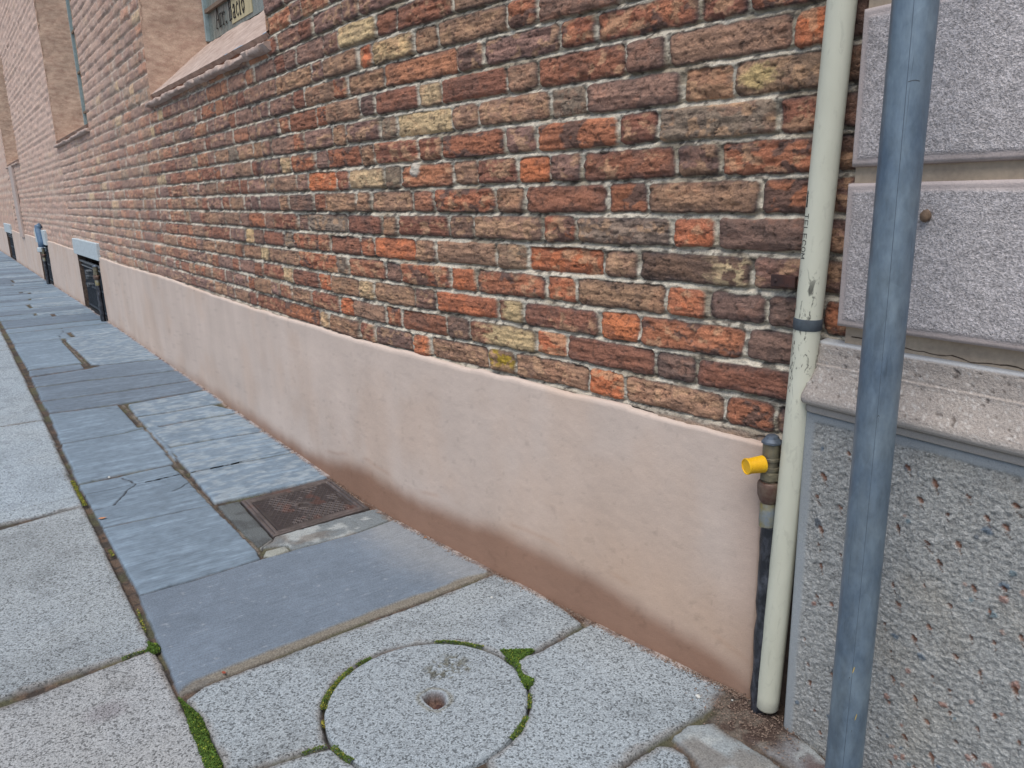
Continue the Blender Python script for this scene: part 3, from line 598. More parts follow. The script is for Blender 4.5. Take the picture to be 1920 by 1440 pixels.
def strokes(letters, x0, z0, h, wid, gap, th):       # serif letters from thin bars on a vertical plane, returns quads
    G = {'A': [((0, 0), (.5, 1)), ((.5, 1), (1, 0)), ((.2, .4), (.8, .4)), ((-.15, 0), (.2, 0)), ((.8, 0), (1.15, 0))],
         'r': [((.15, 0), (.15, .62)), ((.15, .5), (.5, .64)), ((.5, .64), (.7, .55)), ((-.05, 0), (.4, 0))],
         '.': [((.1, 0), (.1, .08)), ((.22, 0), (.22, .08))],
         'B': [((.1, 0), (.1, 1)), ((.1, 1), (.7, .95)), ((.7, .95), (.7, .58)), ((.7, .58), (.1, .52)), ((.7, .5), (.85, .3)), ((.85, .3), (.7, .03)), ((.7, .03), (.0, 0)), ((0, 1), (.2, 1))],
         'a': [((.1, .5), (.3, .64)), ((.3, .64), (.6, .6)), ((.6, .6), (.6, 0)), ((.6, .34), (.1, .26)), ((.1, .26), (.1, .05)), ((.1, .05), (.35, 0)), ((.35, 0), (.6, .12)), ((.6, 0), (.78, 0))],
         'c': [((.7, .52), (.4, .64)), ((.4, .64), (.1, .45)), ((.1, .45), (.1, .15)), ((.1, .15), (.4, 0)), ((.4, 0), (.7, .1))],
         'i': [((.2, 0), (.2, .62)), ((.05, .62), (.2, .62)), ((.03, 0), (.38, 0)), ((.2, .78), (.2, .88))],
         'o': [((.4, .64), (.1, .45)), ((.1, .45), (.1, .18)), ((.1, .18), (.4, 0)), ((.4, 0), (.7, .18)), ((.7, .18), (.7, .45)), ((.7, .45), (.4, .64))],
         'S': [((.8, .85), (.5, 1)), ((.5, 1), (.1, .78)), ((.1, .78), (.7, .3)), ((.7, .3), (.45, 0)), ((.45, 0), (.05, .15))]}
    wd = {'A': 1.05, 'r': .62, '.': .35, 'B': .95, 'a': .8, 'c': .75, 'i': .45, 'o': .85, 'S': .9, ' ': .45}
    q = []; x = x0
    for ch in letters:
        for (a, b), (c, d) in G.get(ch, []):
            p0 = np.array([x+a*wid, z0+b*h]); p1 = np.array([x+c*wid, z0+d*h]); e = p1-p0; l = np.linalg.norm(e)
            if l < 1e-6: continue
            t = th*(1.3 if abs(e[1]) > abs(e[0]) else .8); n = np.array([-e[1], e[0]])/l*t/2; ee = e/l*t*.3
            q.append([p0-ee-n, p1+ee-n, p1+ee+n, p0-ee+n])
        x += wd[ch]*wid+gap
    return q
WT = 4.98
def window(i, a, b, s, label, depth, zs):  # one niche
    w = empty('window', (a, 1.4, s)); w.parent = bb; w.matrix_parent_inverse = Matrix.Translation(-Vector(bb.location))
    w['label'] = label
    ya, yb = float(Yw(a))+BRK, float(Yw(b))+BRK; yp = 1.569 if i == 0 else (ya+depth); zp = zs
    rv = GM()
    n = 60 if i == 0 else 40
    # far jamb (seen), near jamb, head, slope at the foot
    rv.grid(rough_grid((a-.004, ya-.008, s-.01), (a+.02, yp+.02, s-.01), (a+.02, yp+.02, 5.2), (a-.004, ya-.008, 5.2), n//2, 5*n, .022, 7, 5+i))
    rv.grid(rough_grid((b, yb-.002, s-.01), (b-.02, yp+.02, s-.01), (b-.02, yp+.02, 5.2), (b, yb-.002, 5.2), n//2, n, .015, 7, 9+i))
    rv.grid(rough_grid((a-.02, ya-.002, 5.2), (b+.02, yb-.002, 5.2), (b+.02, yp+.05, 5.16), (a-.02, yp+.05, 5.16), n, 8, .01, 7, 9+i))
    o = link('reveal', rv.mesh('reveal'), M['reveal'], w, True)
    sg = GM()   # sloping stone bed
    sg.grid(rough_grid((a-.02, ya-.008, s+.034), (b+.02, yb-.008, s+.034), (b+.02, yp+.04, zp+.01), (a-.02, yp+.04, zp+.01), n*2, 30, .022, 6, 15+i))
    sg.grid(rough_grid((a-.02, ya+.010, s+.020), (b+.02, yb+.010, s+.020), (b+.02, yb-.008, s+.036), (a-.02, ya-.008, s+.036), n*2, 4, .006, 20, 16+i))
    link('sill_slope', sg.mesh('sill_slope'), M['sill'], w, True)
    sm = GM(); nn = 420 if i == 0 else 120
    u = np.linspace(a-.06, b+.05, nn); prof = [(.03, .010), (.03, -.004), (.0, -.004), (-.030, -.002), (-.036, .002), (-.037, .018), (-.030, .026), (.0, .031), (.03, .033), (.03, .010)]
    P = np.zeros((len(prof), nn, 3)); 
    for r_i, (py_, pz) in enumerate(prof):
        chip = ((fbm(u*22, u*0+r_i*.9, 31+i, 5)-.5)*.016+.016*ss(.60, .62, fbm(u*9, u*0+(r_i > 4)*.8, 77+i, 3)))*(py_ < 0)
        P[r_i] = np.stack([u*1.0, Yw(u)+BRK+py_+chip, s-.03+pz+(fbm(u*7, u*0+r_i*.4, 41+i, 3)-.5)*.012], -1)
    sm.grid(P); [sm.grid(np.stack([P[1:9, e_], np.repeat(P[1:9, e_].mean(0)[None], 8, 0)])) for e_ in (0, -1)]; link('sill', sm.mesh('sill'), M['sill'], w, True)
    sd_ = GM(); sd_.grid(rough_grid((a-.02, ya+.006, s-.02), (b+.02, yb+.006, s-.02), (b+.02, yb+.012, s+.030), (a-.02, ya+.012, s+.030), n*2, 6, .01, 20, 18+i)); link('sill_bedding', sd_.mesh('sill_bedding'), M['sillred'], w, True)
    g = MB().box(((a+b)/2, yp+.03, (zp+5.2)/2), (b-a, .012, 5.2-zp)).build('pane', M['glass'], w)
    fr = MB().box((a+.028, yp+.014, (zp+5.2)/2), (.022, .03, 5.2-zp), bev=.004); MB().box((b-.03, yp+.014, (zp+5.2)/2), (.035, .03, 5.2-zp), bev=.004).build('window_frame', M['wframe'], w)
    fr.build('window_frame', M['wframe'], w)
    mu = MB()
    for zz in np.arange(zp+.17, 5.1, .42): mu.box(((a+b)/2, yp+.012, zz), (b-a-.1, .02, .022))
    for xx in [b-.7]: mu.box((xx, yp+.0142, (zp+5.2)/2), (.02, .018, 5.2-zp-.02))
    mu.build('glazing_bar', M['muntin'], w)
    if i == 0:
        MB().box((-4.72, yp+.0215, 3.4), (.36, .004, 2.5)).build('curtain', M['curtain'], w)
        tx = MB()
        for word, x0, z0 in (('Arr. Bacio', -5.19, zp+.045), ('S. r', -4.98, zp+.225)):
            for q in strokes(word, x0, z0, .112, .060, .014, .0075):
                c = [(float(p[0]), yp+.0172, float(p[1])) for p in q]; tx.poly(c)
        t = tx.build('lettering', M['ink'], w)
        sd = t.modifiers.new('s', 'SOLIDIFY'); sd.thickness = .002
    return w
window(0, *WIN[0], 'window niche with a pane lettered in black and a broken ledge below', .36, 2.128)
window(1, *WIN[1], 'narrow looking window niche with tan brick jamb, second from the corner', .30, 1.98)
window(2, *WIN[2], 'farthest window niche at the left edge of the photo', .30, 2.02)

# flat plaster strip below the farthest window
MB().box((-16.75, 1.226, 1.20), (.62, .04, 1.24), bev=.006).build('plaster_strip', m_noise('strip_plaster', srgb(186, 172, 166), srgb(174, 160, 152), 8, .92), bb)

# cellar openings
M['lintel'] = m_noise('lintel_stone', srgb(186, 198, 204), srgb(168, 180, 186), 25, .85, 0, .003, fine=.2)
M['iron'] = m_noise('painted_iron', srgb(58, 66, 76), srgb(44, 50, 58), 20, .55, .2)
M['ironl'] = m_noise('iron_edge', srgb(120, 124, 128), srgb(92, 96, 100), 20, .5, .3)
def cellar(i, a, b, lt, lb, label):
    y = float(Yw((a+b)/2)); w = empty('cellar_opening', ((a+b)/2, y, 0)); w.parent = bb; w.matrix_parent_inverse = Matrix.Translation(-Vector(bb.location)); w['label'] = label
    MB().box(((a+b)/2-.0, y+.02, (lt+lb)/2), (b-a+.12, .09, lt-lb), bev=.006).build('lintel', M['lintel'], w)
    MB().box(((a+b)/2, y+.24, .29), (b-a, .02, .62)).box(((a+b)/2, y+.12, -.008), (b-a, .24, .02)).build('cellar_void', M['dark'], w)
    MB().box((a-.005, y+.11, .29), (.01, .22, .64)).build('jamb', M['rubble'], w); MB().box((b+.005, y+.11, .29), (.01, .22, .64)).build('jamb', M['rubble'], w)
    g = MB(); n = int((b-a)/.05)
    for k in range(n): g.box((a+.035+(b-a-.07)*k/(n-1), y+.045, .27), (.012, .012, .50))
    for zz in (.03, .26, .50): g.box(((a+b)/2, y+.045, zz), (b-a-.02, .022, .022))
    g.build('grille', M['iron'], w)
    MB().box(((a+b)/2, y+.02, .525), (b-a-.02, .02, .018)).box(((a+b)/2, y+.028, .475), (b-a-.02, .016, .014)).build('grille_rail', M['ironl'], w)
    MB().box(((a+b)/2, y+.052, .26), (b-a-.03, .003, .46)).build('mesh_panel', M['iron'], w)
cellar(0, *CEL[0], .77, .60, 'cellar opening with pale stone lintel nearest to the corner')
cellar(1, *CEL[1], .785, .575, 'middle cellar opening with pale stone lintel behind the blue pipe')
cellar(2, *CEL[2], .76, .57, 'farthest cellar opening with pale stone lintel')

# ------------------------------------------------------------ stone building on the right
SG = np.array([-.839, 1.319]); sa = math.radians(-3.2); SD = np.array([math.cos(sa), math.sin(sa)]); SN = np.array([SD[1], -SD[0]])
def sp(s, o, z):                                    # s along the facade from its left edge, o out towards the street
    s, o, z = np.broadcast_arrays(np.asarray(s, float), np.asarray(o, float), np.asarray(z, float))
    return np.stack([SG[0]+SD[0]*s+SN[0]*o, SG[1]+SD[1]*s+SN[1]*o, z], -1)
sb_ = empty('stone_building', (SG[0], SG[1], 0))
tag(sb_, 'grey pink stone building corner with rusticated blocks, moulding and rough pebbly base', 'building')
def scols(s0, s1, st, s_fine=.62):
    return np.concatenate([np.arange(s0, s_fine, st), np.arange(s_fine, s1+.01, .03)]) if s0 < s_fine else np.arange(s0, s1, .03)
def block(s0, s1, z0, z1, o0, st=.003):
    ss_ = scols(s0, s1, st); zz = np.arange(z0, z1+st*.4, st)
    S, Z = np.meshgrid(ss_, zz); e = np.minimum.reduce([S-s0, Z-z0, z1-Z]); r = .005
    round_ = r-np.sqrt(np.maximum(r*r-np.maximum(r-e, 0)**2, 0))
    tex = ss(.010, .018, e+.004*(fbm(S*30, Z*30, 4)-.5))
    O = o0-round_+(fbm(S*130, Z*130, 5, 3)-.5)*.0022*tex+(fbm(S*5, Z*5, 6)-.5)*.002
    Col = np.broadcast_to(srgb(192, 187, 188), S.shape+(3,))*(1+.5*(fbm(S*190, Z*190, 8, 2)-.5)*tex)[..., None]
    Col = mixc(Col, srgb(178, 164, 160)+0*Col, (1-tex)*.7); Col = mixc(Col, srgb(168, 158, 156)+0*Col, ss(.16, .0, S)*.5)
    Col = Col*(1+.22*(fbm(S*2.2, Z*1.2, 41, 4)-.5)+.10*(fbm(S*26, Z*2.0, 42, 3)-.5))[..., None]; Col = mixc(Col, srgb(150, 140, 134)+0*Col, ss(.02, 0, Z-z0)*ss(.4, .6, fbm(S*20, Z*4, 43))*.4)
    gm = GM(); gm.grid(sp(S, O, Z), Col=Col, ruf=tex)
    # returns: left side, underside and top
    def side(A, B):
        P = np.stack([A, B]); gm.grid(P, Col=np.broadcast_to(srgb(170, 156, 152), P.shape).copy(), ruf=np.full(P.shape[:2], .3))
    side(sp(zz*0+s0, o0-.005, zz), sp(zz*0+s0, o0-.08, zz)); side(sp(ss_, o0-.005, z0), sp(ss_, o0-.03, z0-.004)); side(sp(ss_, o0-.005, z1), sp(ss_, o0-.03, z1+.004))
    return link('stone_block', gm.mesh('stone_block'), M['stone'], sb_, True)
B0 = -.012
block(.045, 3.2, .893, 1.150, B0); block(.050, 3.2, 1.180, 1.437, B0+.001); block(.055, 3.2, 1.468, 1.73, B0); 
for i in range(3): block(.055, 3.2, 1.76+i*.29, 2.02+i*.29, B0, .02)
# groove floors
M['groove'] = m_noise('groove_plaster', srgb(184, 168, 148), srgb(172, 156, 138), 12, .92, 0, .001)
gb = MB()
for z0, z1, o in ((.85, .90, -.034), (1.14, 1.19, -.024), (1.43, 1.475, -.024), (1.72, 1.77, -.024), (2.0, 2.06, -.024), (2.29, 2.36, -.024)):
    a = sp(.052, o, z0); b = sp(3.2, o, z0); c = sp(3.2, o-.05, z0); d = sp(.052, o-.05, z0); h = Vector((0, 0, z1-z0)); q = [Vector(x_) for x_ in (a, b, c, d)]
    for f in ((q[0], q[1], q[1]+h, q[0]+h), (q[3], q[0], q[0]+h, q[3]+h), (q[0], q[1], q[2], q[3])): gb.poly(f)
gb.build('groove', M['groove'], sb_)
# hairline crack in the buff strip
ck = MB(); s = .065; z = .872; pts = []
while s < .62: pts.append((s, z)); s += rnd.uniform(.006, .016); z += rnd.uniform(-.0035, .0025); z = min(max(z, .859), .88)
for (a, b), (c, d) in zip(pts, pts[1:]):
    th = rnd.uniform(.0006, .0011); ck.poly([tuple(sp(a, -.0332, b-th)), tuple(sp(c, -.0332, d-th)), tuple(sp(c, -.0332, d+th)), tuple(sp(a, -.0332, b+th))])
ck.build('crack', mat('crack_dark', srgb(70, 58, 48), .95), sb_)
# moulding, one run profile
pr = [(.860, -.045), (.8565, -.020), (.852, -.0165), (.846, -.016), (.835, -.0155), (.822, -.013), (.815, -.0125), (.8135, -.0095), (.808, -.009), (.80, -.0055), (.790, 0), (.780, .006), (.770, .012), (.764, .018), (.758, .0225), (.751, .0245), (.744, .0225), (.739, .017), (.737, .010), (.7355, .004), (.734, .0045), (.7335, .006), (.722, .006), (.7205, .0045)]
pr2 = []
for (z0, o0), (z1, o1) in zip(pr, pr[1:]):
    for t in np.linspace(0, 1, 4)[:-1]: pr2.append((z0+(z1-z0)*t, o0+(o1-o0)*t))
pr2.append(pr[-1]); pr2 = np.array(pr2)
ss_ = np.concatenate([np.arange(.004, .62, .004), np.arange(.62, 3.2, .04)]); S, K = np.meshgrid(ss_, np.arange(len(pr2)))
Zm, Om = pr2[K, 0], pr2[K, 1]; grit = ss(.738, .76, Zm)*ss(.8565, .85, Zm)
Om = Om+(fbm(S*90, Zm*90, 11, 3)-.5)*.0016*(.25+grit)-.0025*ss(.78, .84, fbm(S*150, Zm*150, 12, 2))*grit
Om = Om-.004*ss(.012, 0, S-.004)
Col = np.broadcast_to(srgb(164, 156, 150), S.shape+(3,)); Col = mixc(Col, srgb(176, 170, 164)+0*Col, ss(.76, .74, Zm)); Col = mixc(Col, srgb(196, 192, 188)+0*Col, .7*grit*ss(.70, .76, fbm(S*240, Zm*240, 13, 2))); Col = mixc(Col, srgb(84, 74, 68)+0*Col, grit*ss(.78, .84, fbm(S*150, Zm*150, 12, 2))*.7)
Col = mixc(Col, srgb(172, 178, 184)+0*Col, ss(.852, .856, Zm)*.8)
mg = GM(); mg.grid(sp(S, Om, Zm), Col=Col, ruf=grit*.5)
capO = np.stack([sp(.004+0*pr2[:, 0], pr2[:, 1]-.003, pr2[:, 0]), sp(.004+0*pr2[:, 0], -.08+0*pr2[:, 1], pr2[:, 0])])
mg.grid(capO, Col=np.broadcast_to(srgb(160, 148, 140), capO.shape).copy(), ruf=np.zeros(capO.shape[:2]))
link('moulding', mg.mesh('moulding'), M['stone'], sb_, True)
# rough base panel with smooth margins, pits and coloured pebbles
ssd = np.concatenate([np.arange(0, .66, .0026), np.arange(.66, 3.2, .03)]); zz = np.concatenate([np.arange(-.03, .72, .0026), [.7208]])
S, Z = np.meshgrid(ssd, zz); e = np.minimum(S*1.0, (.7208-Z)*1.15); wob = (fbm(S*20, Z*20, 61)-.5)*.006
tex = ss(.0195, .027, e+wob)
tu = S*60+Z*20; tv = Z*60-S*26
lump = fbm(tu*3.0, tv*4.6, 62, 3)*.75+fbm(tu*.9, tv*1.4, 66, 2)*.25
O = .0-.0035*ss(.019, .026, e+wob)+tex*(lump-.45)*.0066+tex*(fbm(S*260, Z*260, 63, 2)-.5)*.003-.004*np.maximum(0, 1-e/.004)
Col = np.broadcast_to(srgb(166, 167, 165), S.shape+(3,)).copy(); Col = mixc(Col, srgb(150, 156, 160)+0*Col, (1-tex)*.9)
Col = Col*(1+tex*(1.1*(lump-.5)))[..., None]; Col = mixc(Col, srgb(170, 164, 152)+0*Col, tex*ss(.5, .75, fbm(S*7, Z*7, 64))*.35)
rp = random.Random(5); isd = S < .68
def dab(s0, z0, rx, rz, ang, col, k, dep=0, amt=.8):
    global Col, O
    sel = isd & (abs(S-s0) < 2.2*max(rx, rz)) & (abs(Z-z0) < 2.2*max(rx, rz))
    if not sel.any(): return
    ds, dz = S[sel]-s0, Z[sel]-z0; ca, sn = math.cos(ang), math.sin(ang)
    q = np.hypot((ds*ca+dz*sn)/rx, (-ds*sn+dz*ca)/rz)+(fbm(S[sel]*90, Z[sel]*90, k, 3)-.5)*1.1
    m = ss(1.05, .7, q)*tex[sel]
    Col[sel] = Col[sel]*(1-m*amt)[:, None]+col*(m*amt)[:, None]; O[sel] -= m*dep
for i in range(95):
    s0, z0 = rp.uniform(.03, .66), rp.uniform(0, .69); r = rp.uniform(.0035, .0085)
    if s0 < .12 and rp.random() < .6: continue
    col = rp.choice([srgb(96, 120, 142), srgb(96, 120, 142), srgb(112, 140, 152), srgb(186, 140, 126), srgb(176, 124, 106), srgb(84, 96, 110), srgb(196, 166, 152)])
    dab(s0, z0, r*1.2, r*.9, rp.uniform(0, 3), col*.8, i, -.001, .72)
for i in range(9):
    for j in range(13):
        s0 = .045+i*.056+rp.uniform(-.014, .014)+.015*(j % 2); z0 = .03+j*.052+rp.uniform(-.014, .014)
        if rp.random() < .04: continue
        r = rp.uniform(.0028, .0056); an = rp.uniform(-1.3, -.5)
        dab(s0, z0, r*1.5, r*.8, an, srgb(140, 94, 70), 300+i*20+j, .0035, .85)
        dab(s0+.004, z0-.011, r*1.7, r*.28, an, srgb(112, 86, 70), 700+i*20+j, .002, .7)
dg = GM(); dg.grid(sp(S, O, Z), Col=Col, ruf=tex*.75)
zz2 = zz; A_ = sp(0*zz2, -.004, zz2); B_ = sp(0*zz2, -.10, zz2); P = np.stack([A_, B_]); dg.grid(P, Col=np.broadcast_to(srgb(120, 118, 116), P.shape).copy(), ruf=np.zeros(P.shape[:2]))
link('base_panel', dg.mesh('base_panel'), M['stone'], sb_, True)
# body of the building behind
bk = MB(); pts = [sp(.06, -.055, 0), sp(3.2, -.055, 0), sp(3.2, -1.2, 0), sp(.06, -1.2, 0)]
vs = [bk.b.verts.new(p) for p in pts]+[bk.b.verts.new(tuple(p[:2])+(2.65,)) for p in pts]
for q in ((0, 3, 2, 1), (4, 5, 6, 7), (0, 1, 5, 4), (1, 2, 6, 5), (2, 3, 7, 6), (3, 0, 4, 7)): bk.b.faces.new([vs[i] for i in q])
bk.build('wall_core', M['rubble'], sb_)

# ------------------------------------------------------------ conduit, clip, pole, gas riser
def m_conduit():
    m = mat('cream_plastic', srgb(196, 200, 178), .48, spec=.45); n = NT(m)
    f = n.noise(9, 4, .6, (1, 1, .35)); g = n.noise(55, 5, .7, (1.3, 1.3, .5), .8)
    c = n.mix(n.rng(f, .35, .65, 0, 1), tuple(srgb(212, 213, 196)), tuple(srgb(196, 197, 180)))
    sep = n.node('ShaderNodeSeparateXYZ'); n.lk(n.tc, sep.inputs[0])
    band = n.math('MULTIPLY', n.rng(sep.outputs[2], .70, .80, 0, 1), n.rng(sep.outputs[2], .96, 1.0, 1, 0))
    c = n.mix(n.math('MULTIPLY', n.rng(g, .56, .62, 0, .85), n.math('ADD', n.math('MULTIPLY', band, .9), .12)), c, tuple(srgb(70, 70, 64)))
    n.base(c); n.bump(g, .0004, .5); return m
M['conduit'] = m_conduit()
def cl(z, r=0, ang=0):
    t = (z-.06)/1.40; c = np.array([-.884+.054*t, 1.327+.003*t, z]); return c+np.array([math.cos(ang)*r, math.sin(ang)*r, 0])
cd = empty('conduit', tuple(cl(0.005)))
tag(cd, 'cream plastic conduit pipe standing in the corner between brick and stone walls', 'pipe')
zs = [.012, .014, .02]+list(np.linspace(.05, 2.4, 60)); rr = [.016, .021, .025]+[.0253]*60
MB().tube([cl(z) for z in zs], rr, 40).build('pipe_body', M['conduit'], cd, True, 60)
M['strap'] = m_noise('grey_strap', srgb(74, 84, 92), srgb(60, 68, 76), 60, .6)
MB().tube([cl(.879), cl(.881), cl(.899), cl(.901)], [.0262, .0272, .0272, .0262], 40).build('strap', M['strap'], cd, True, 50)
# lettering down the left flank of the pipe, wrapped on the surface
F5 = {'T': [((0, 1), (1, 1)), ((.5, 0), (.5, 1))], 'E': [((0, 0), (0, 1)), ((0, 1), (.9, 1)), ((0, .5), (.75, .5)), ((0, 0), (.9, 0))], 'L': [((0, 0), (0, 1)), ((0, 0), (.9, 0))],
      'C': [((1, .8), (.7, 1)), ((.7, 1), (.2, 1)), ((.2, 1), (0, .75)), ((0, .75), (0, .25)), ((0, .25), (.2, 0)), ((.2, 0), (.7, 0)), ((.7, 0), (1, .2))],
      'O': [((.3, 1), (.7, 1)), ((.7, 1), (1, .75)), ((1, .75), (1, .25)), ((1, .25), (.7, 0)), ((.7, 0), (.3, 0)), ((.3, 0), (0, .25)), ((0, .25), (0, .75)), ((0, .75), (.3, 1))],
      'M': [((0, 0), (0, 1)), ((0, 1), (.5, .3)), ((.5, .3), (1, 1)), ((1, 1), (1, 0))]}
tb = MB(); A0 = math.radians(228); rl = .02555
def wrap(u, v): # u down the pipe from the top of the word (m), v across from the word's base to the letter tops
    z = 1.098-u; p = cl(z, rl, A0+(v)/.0253); return tuple(p)
u = 0
for ch in 'TELECOM':
    for (a, b), (c, d) in F5[ch]:
        p0 = np.array([u+a*.0085, b*.012]); p1 = np.array([u+c*.0085, d*.012]); e = p1-p0; l = np.linalg.norm(e); n_ = np.array([-e[1], e[0]])/l*.00075; ee = e/l*.0006
        pa, pb = p0-ee, p1+ee
        for k in range(6):
            qa, qb = pa+(pb-pa)*k/6, pa+(pb-pa)*(k+1)/6; tb.poly([wrap(*(qa-n_)), wrap(*(qb-n_)), wrap(*(qb+n_)), wrap(*(qa+n_))])
    u += .0122
for k in range(5):   # short block printed above the word
    tb.poly([wrap(-.012-k*.006, 0), wrap(-.018-k*.006, 0), wrap(-.018-k*.006, .006-.0006*k), wrap(-.012-k*.006, .006)])
tb.build('lettering', M['ink'], cd)
cr = MB()
for k in range(16):  # smeared black marks beside the strap
    z0 = .868-k*.0072-rnd.uniform(0, .003); an = math.radians(238+rnd.uniform(-7, 12)); h = rnd.uniform(.003, .008); w_ = rnd.uniform(.03, .10)
    cr.poly([tuple(cl(z0, rl, an)), tuple(cl(z0-h, rl, an+rnd.uniform(-.06, .06))), tuple(cl(z0-h-.001, rl, an+w_)), tuple(cl(z0-.001, rl, an+w_*.7))])
cr.build('scuff_mark', M['ink'], cd)
# rusty fixing tab in the wall beside the conduit
M['rust'] = m_noise('rusty_iron', srgb(84, 56, 50), srgb(60, 46, 46), 40, .85, .2, .001)
tbx = empty('wall_bracket', (-.93, 1.35, .965)); tag(tbx, 'small rusty metal tab fixed in the brick beside the cream conduit', 'bracket')
MB().box((-.925, 1.343, .966), (.046, .006, .024), .12, .001).box((-.90, 1.338, .966), (.02, .012, .022), .12, .001).build('tab', M['rust'], tbx)
MB().lathe([(0, .004), (.003, .004), (.005, .002)], (-.937, 1.341, .966), (0, -1, 0), 10).build('screw', M['rust'], tbx)

# galvanised pole in front
def m_galv():
    m = mat('galvanised_steel', rough=.42, metal=.6, spec=.5); n = NT(m)
    f = n.noise(14, 5, .7, (1, 1, .5)); g = n.noise(70, 4, .7, (1, 1, .35)); v = n.voro(60, (1, 1, .5), out='Color'); bw_ = n.node('ShaderNodeRGBToBW'); n.lk(v, bw_.inputs[0])
    c = n.mix(n.rng(f, .35, .65, 0, 1), tuple(srgb(106, 124, 142)), tuple(srgb(134, 150, 162)))
    c = n.mulc(c, n.math('MULTIPLY', n.rng(g, .3, .7, .82, 1.16), n.rng(bw_.outputs[0], 0, 1, .92, 1.08)))
    s = n.noise(5, 5, .75, (14, 14, .5)); c = n.mix(n.rng(s, .62, .68, 0, .55), c, tuple(srgb(74, 84, 94)))
    n.base(c); n.rough(n.rng(g, .3, .7, .38, .58)); n.bump(g, .0004, .6); return m
M['galv'] = m_galv()
PX_, PY_ = -.603, 1.145
pole = empty('sign_pole', (PX_, PY_, 0)); tag(pole, 'blue grey galvanised steel pole standing in front of the stone wall', 'pole')
MB().tube([(PX_, PY_, z) for z in np.linspace(-.02, 2.6, 40)], .0302, 48).build('tube', M['galv'], pole, True, 60)
sm_ = MB(); an = math.radians(-66)   # long weld seam
for z0, z1 in ((-.02, 2.6),):
    sm_.tube([(PX_+.0298*math.cos(an+.10*math.sin(z*2.2)), PY_+.0298*math.sin(an+.10*math.sin(z*2.2)), z) for z in np.linspace(z0, z1, 60)], .0006, 6)
sm_.build('weld_seam', m_noise('weld', srgb(104, 118, 132), srgb(88, 100, 112), 60, .5, .5), pole, True)
for z0, a0, w_, h in ((1.285, -62, .5, .0016), (.335, -72, .10, .007), (.235, -50, .06, .006), (.30, -50, .03, .014), (.80, -60, .10, .003), (.79, -58, .04, .008)):
    sk = MB(); a0 = math.radians(a0); q = []
    for t in np.linspace(0, 1, 8): q.append((a0+w_*t, z0+h*math.sin(t*3)))
    for (aa, za), (ab, zb_) in zip(q, q[1:]):
        sk.poly([(PX_+.0304*math.cos(aa), PY_+.0304*math.sin(aa), za), (PX_+.0304*math.cos(ab), PY_+.0304*math.sin(ab), zb_), (PX_+.0304*math.cos(ab), PY_+.0304*math.sin(ab), zb_+.0012+h*.1), (PX_+.0304*math.cos(aa), PY_+.0304*math.sin(aa), za+.0012+h*.1)])
    sk.build('scratch', M.setdefault('scr', m_noise('scratch_dark', srgb(66, 74, 82), srgb(80, 88, 96), 60, .6)), pole)
for z0, a0 in ((.352, -62), (.262, -42)):
    yk = MB(); a0 = math.radians(a0); yk.poly([(PX_+.0306*math.cos(a0+d), PY_+.0306*math.sin(a0+d), z0+h) for d, h in ((0, 0), (.05, .003), (.10, .012), (.07, .013), (.02, .006))])
    yk.build('paint_fleck', M.setdefault('fleck', mat('yellow_fleck', srgb(196, 170, 90), .7)), pole)

# gas riser
GX, GY = -.911, 1.322
M['wrap'] = m_noise('black_wrap', srgb(30, 33, 40), srgb(84, 88, 98), 60, .4, 0, .003, (1, 1, .5), .45, .75)
M['brass'] = m_noise('weathered_brass', srgb(128, 122, 102), srgb(100, 96, 84), 60, .5, .35)
M['capm'] = m_noise('grey_cap', srgb(104, 116, 130), srgb(82, 90, 102), 50, .5, .4)
M['browncol'] = m_noise('corroded_nut', srgb(92, 66, 58), srgb(120, 104, 92), 45, .5, .35)
M['yband'] = m_noise('stained_collar', srgb(138, 126, 70), srgb(120, 130, 138), 22, .6, .2)
M['yellow'] = m_noise('yellow_plastic', srgb(238, 190, 30), srgb(228, 172, 20), 30, .42, 0, .0004)
def riser(x, y, top, label, detail=True):
    g = empty('gas_riser', (x, y, 0)); tag(g, label, 'gas pipe', 'gas risers against the plaster foot')
    z = top
    MB().tube([(x+.006+.0015*math.sin(k*2.1), y+.0015*math.cos(k*1.7), zz) for k, zz in enumerate(np.linspace(-.02, z-.198, 14))], [.0178+.0010*math.sin(k*3.3) for k in range(14)], 24).build('wrapped_pipe', M['wrap'], g, True, 60)
    MB().lathe([(z-.20, .017), (z-.185, .0175), (z-.150, .0165), (z-.145, .0145), (z-.14, .0145)], (x, y, 0)).build('collar', M['yband'], g, True, 40)
    MB().lathe([(z-.148, .014), (z-.142, .0185), (z-.128, .0235), (z-.112, .0245), (z-.103, .0245), (z-.099, .022), (z-.0985, .017)], (x, y, 0)).build('nut', M['browncol'], g, True, 40)
    MB().lathe([(z-.10, .0155), (z-.0935, .0165), (z-.093, .0185), (z-.078, .0185), (z-.0775, .0175), (z-.072, .0175), (z-.0715, .019), (z-.066, .019), (z-.065, .0165), (z-.052, .0165), (z-.0515, .019), (z-.046, .019), (z-.045, .0175), (z-.016, .018), (z-.014, .0165)], (x, y, 0)).build('valve_body', M['brass'], g, True, 30)
    MB().lathe([(z-.016, .0190), (z-.014, .0215), (z-.010, .0215), (z-.004, .014), (z+.001, .0125), (z+.003, .009), (z+.004, .002)], (x, y, 0), seg=8).build('top_cap', M['capm'], g, True, 30)
    MB().lathe([(z-.094, .0205), (z-.093, .0212), (z-.079, .0212), (z-.078, .0205)], (x, y, 0), seg=6).build('hex_nut', M['brass'], g); return g
gr = riser(GX, GY, .648, 'black gas riser with brass valve and yellow plug beside the cream conduit')
ax = Vector((-.36, -.93, -.03)).normalized(); o_ = Vector((GX, GY, .590))
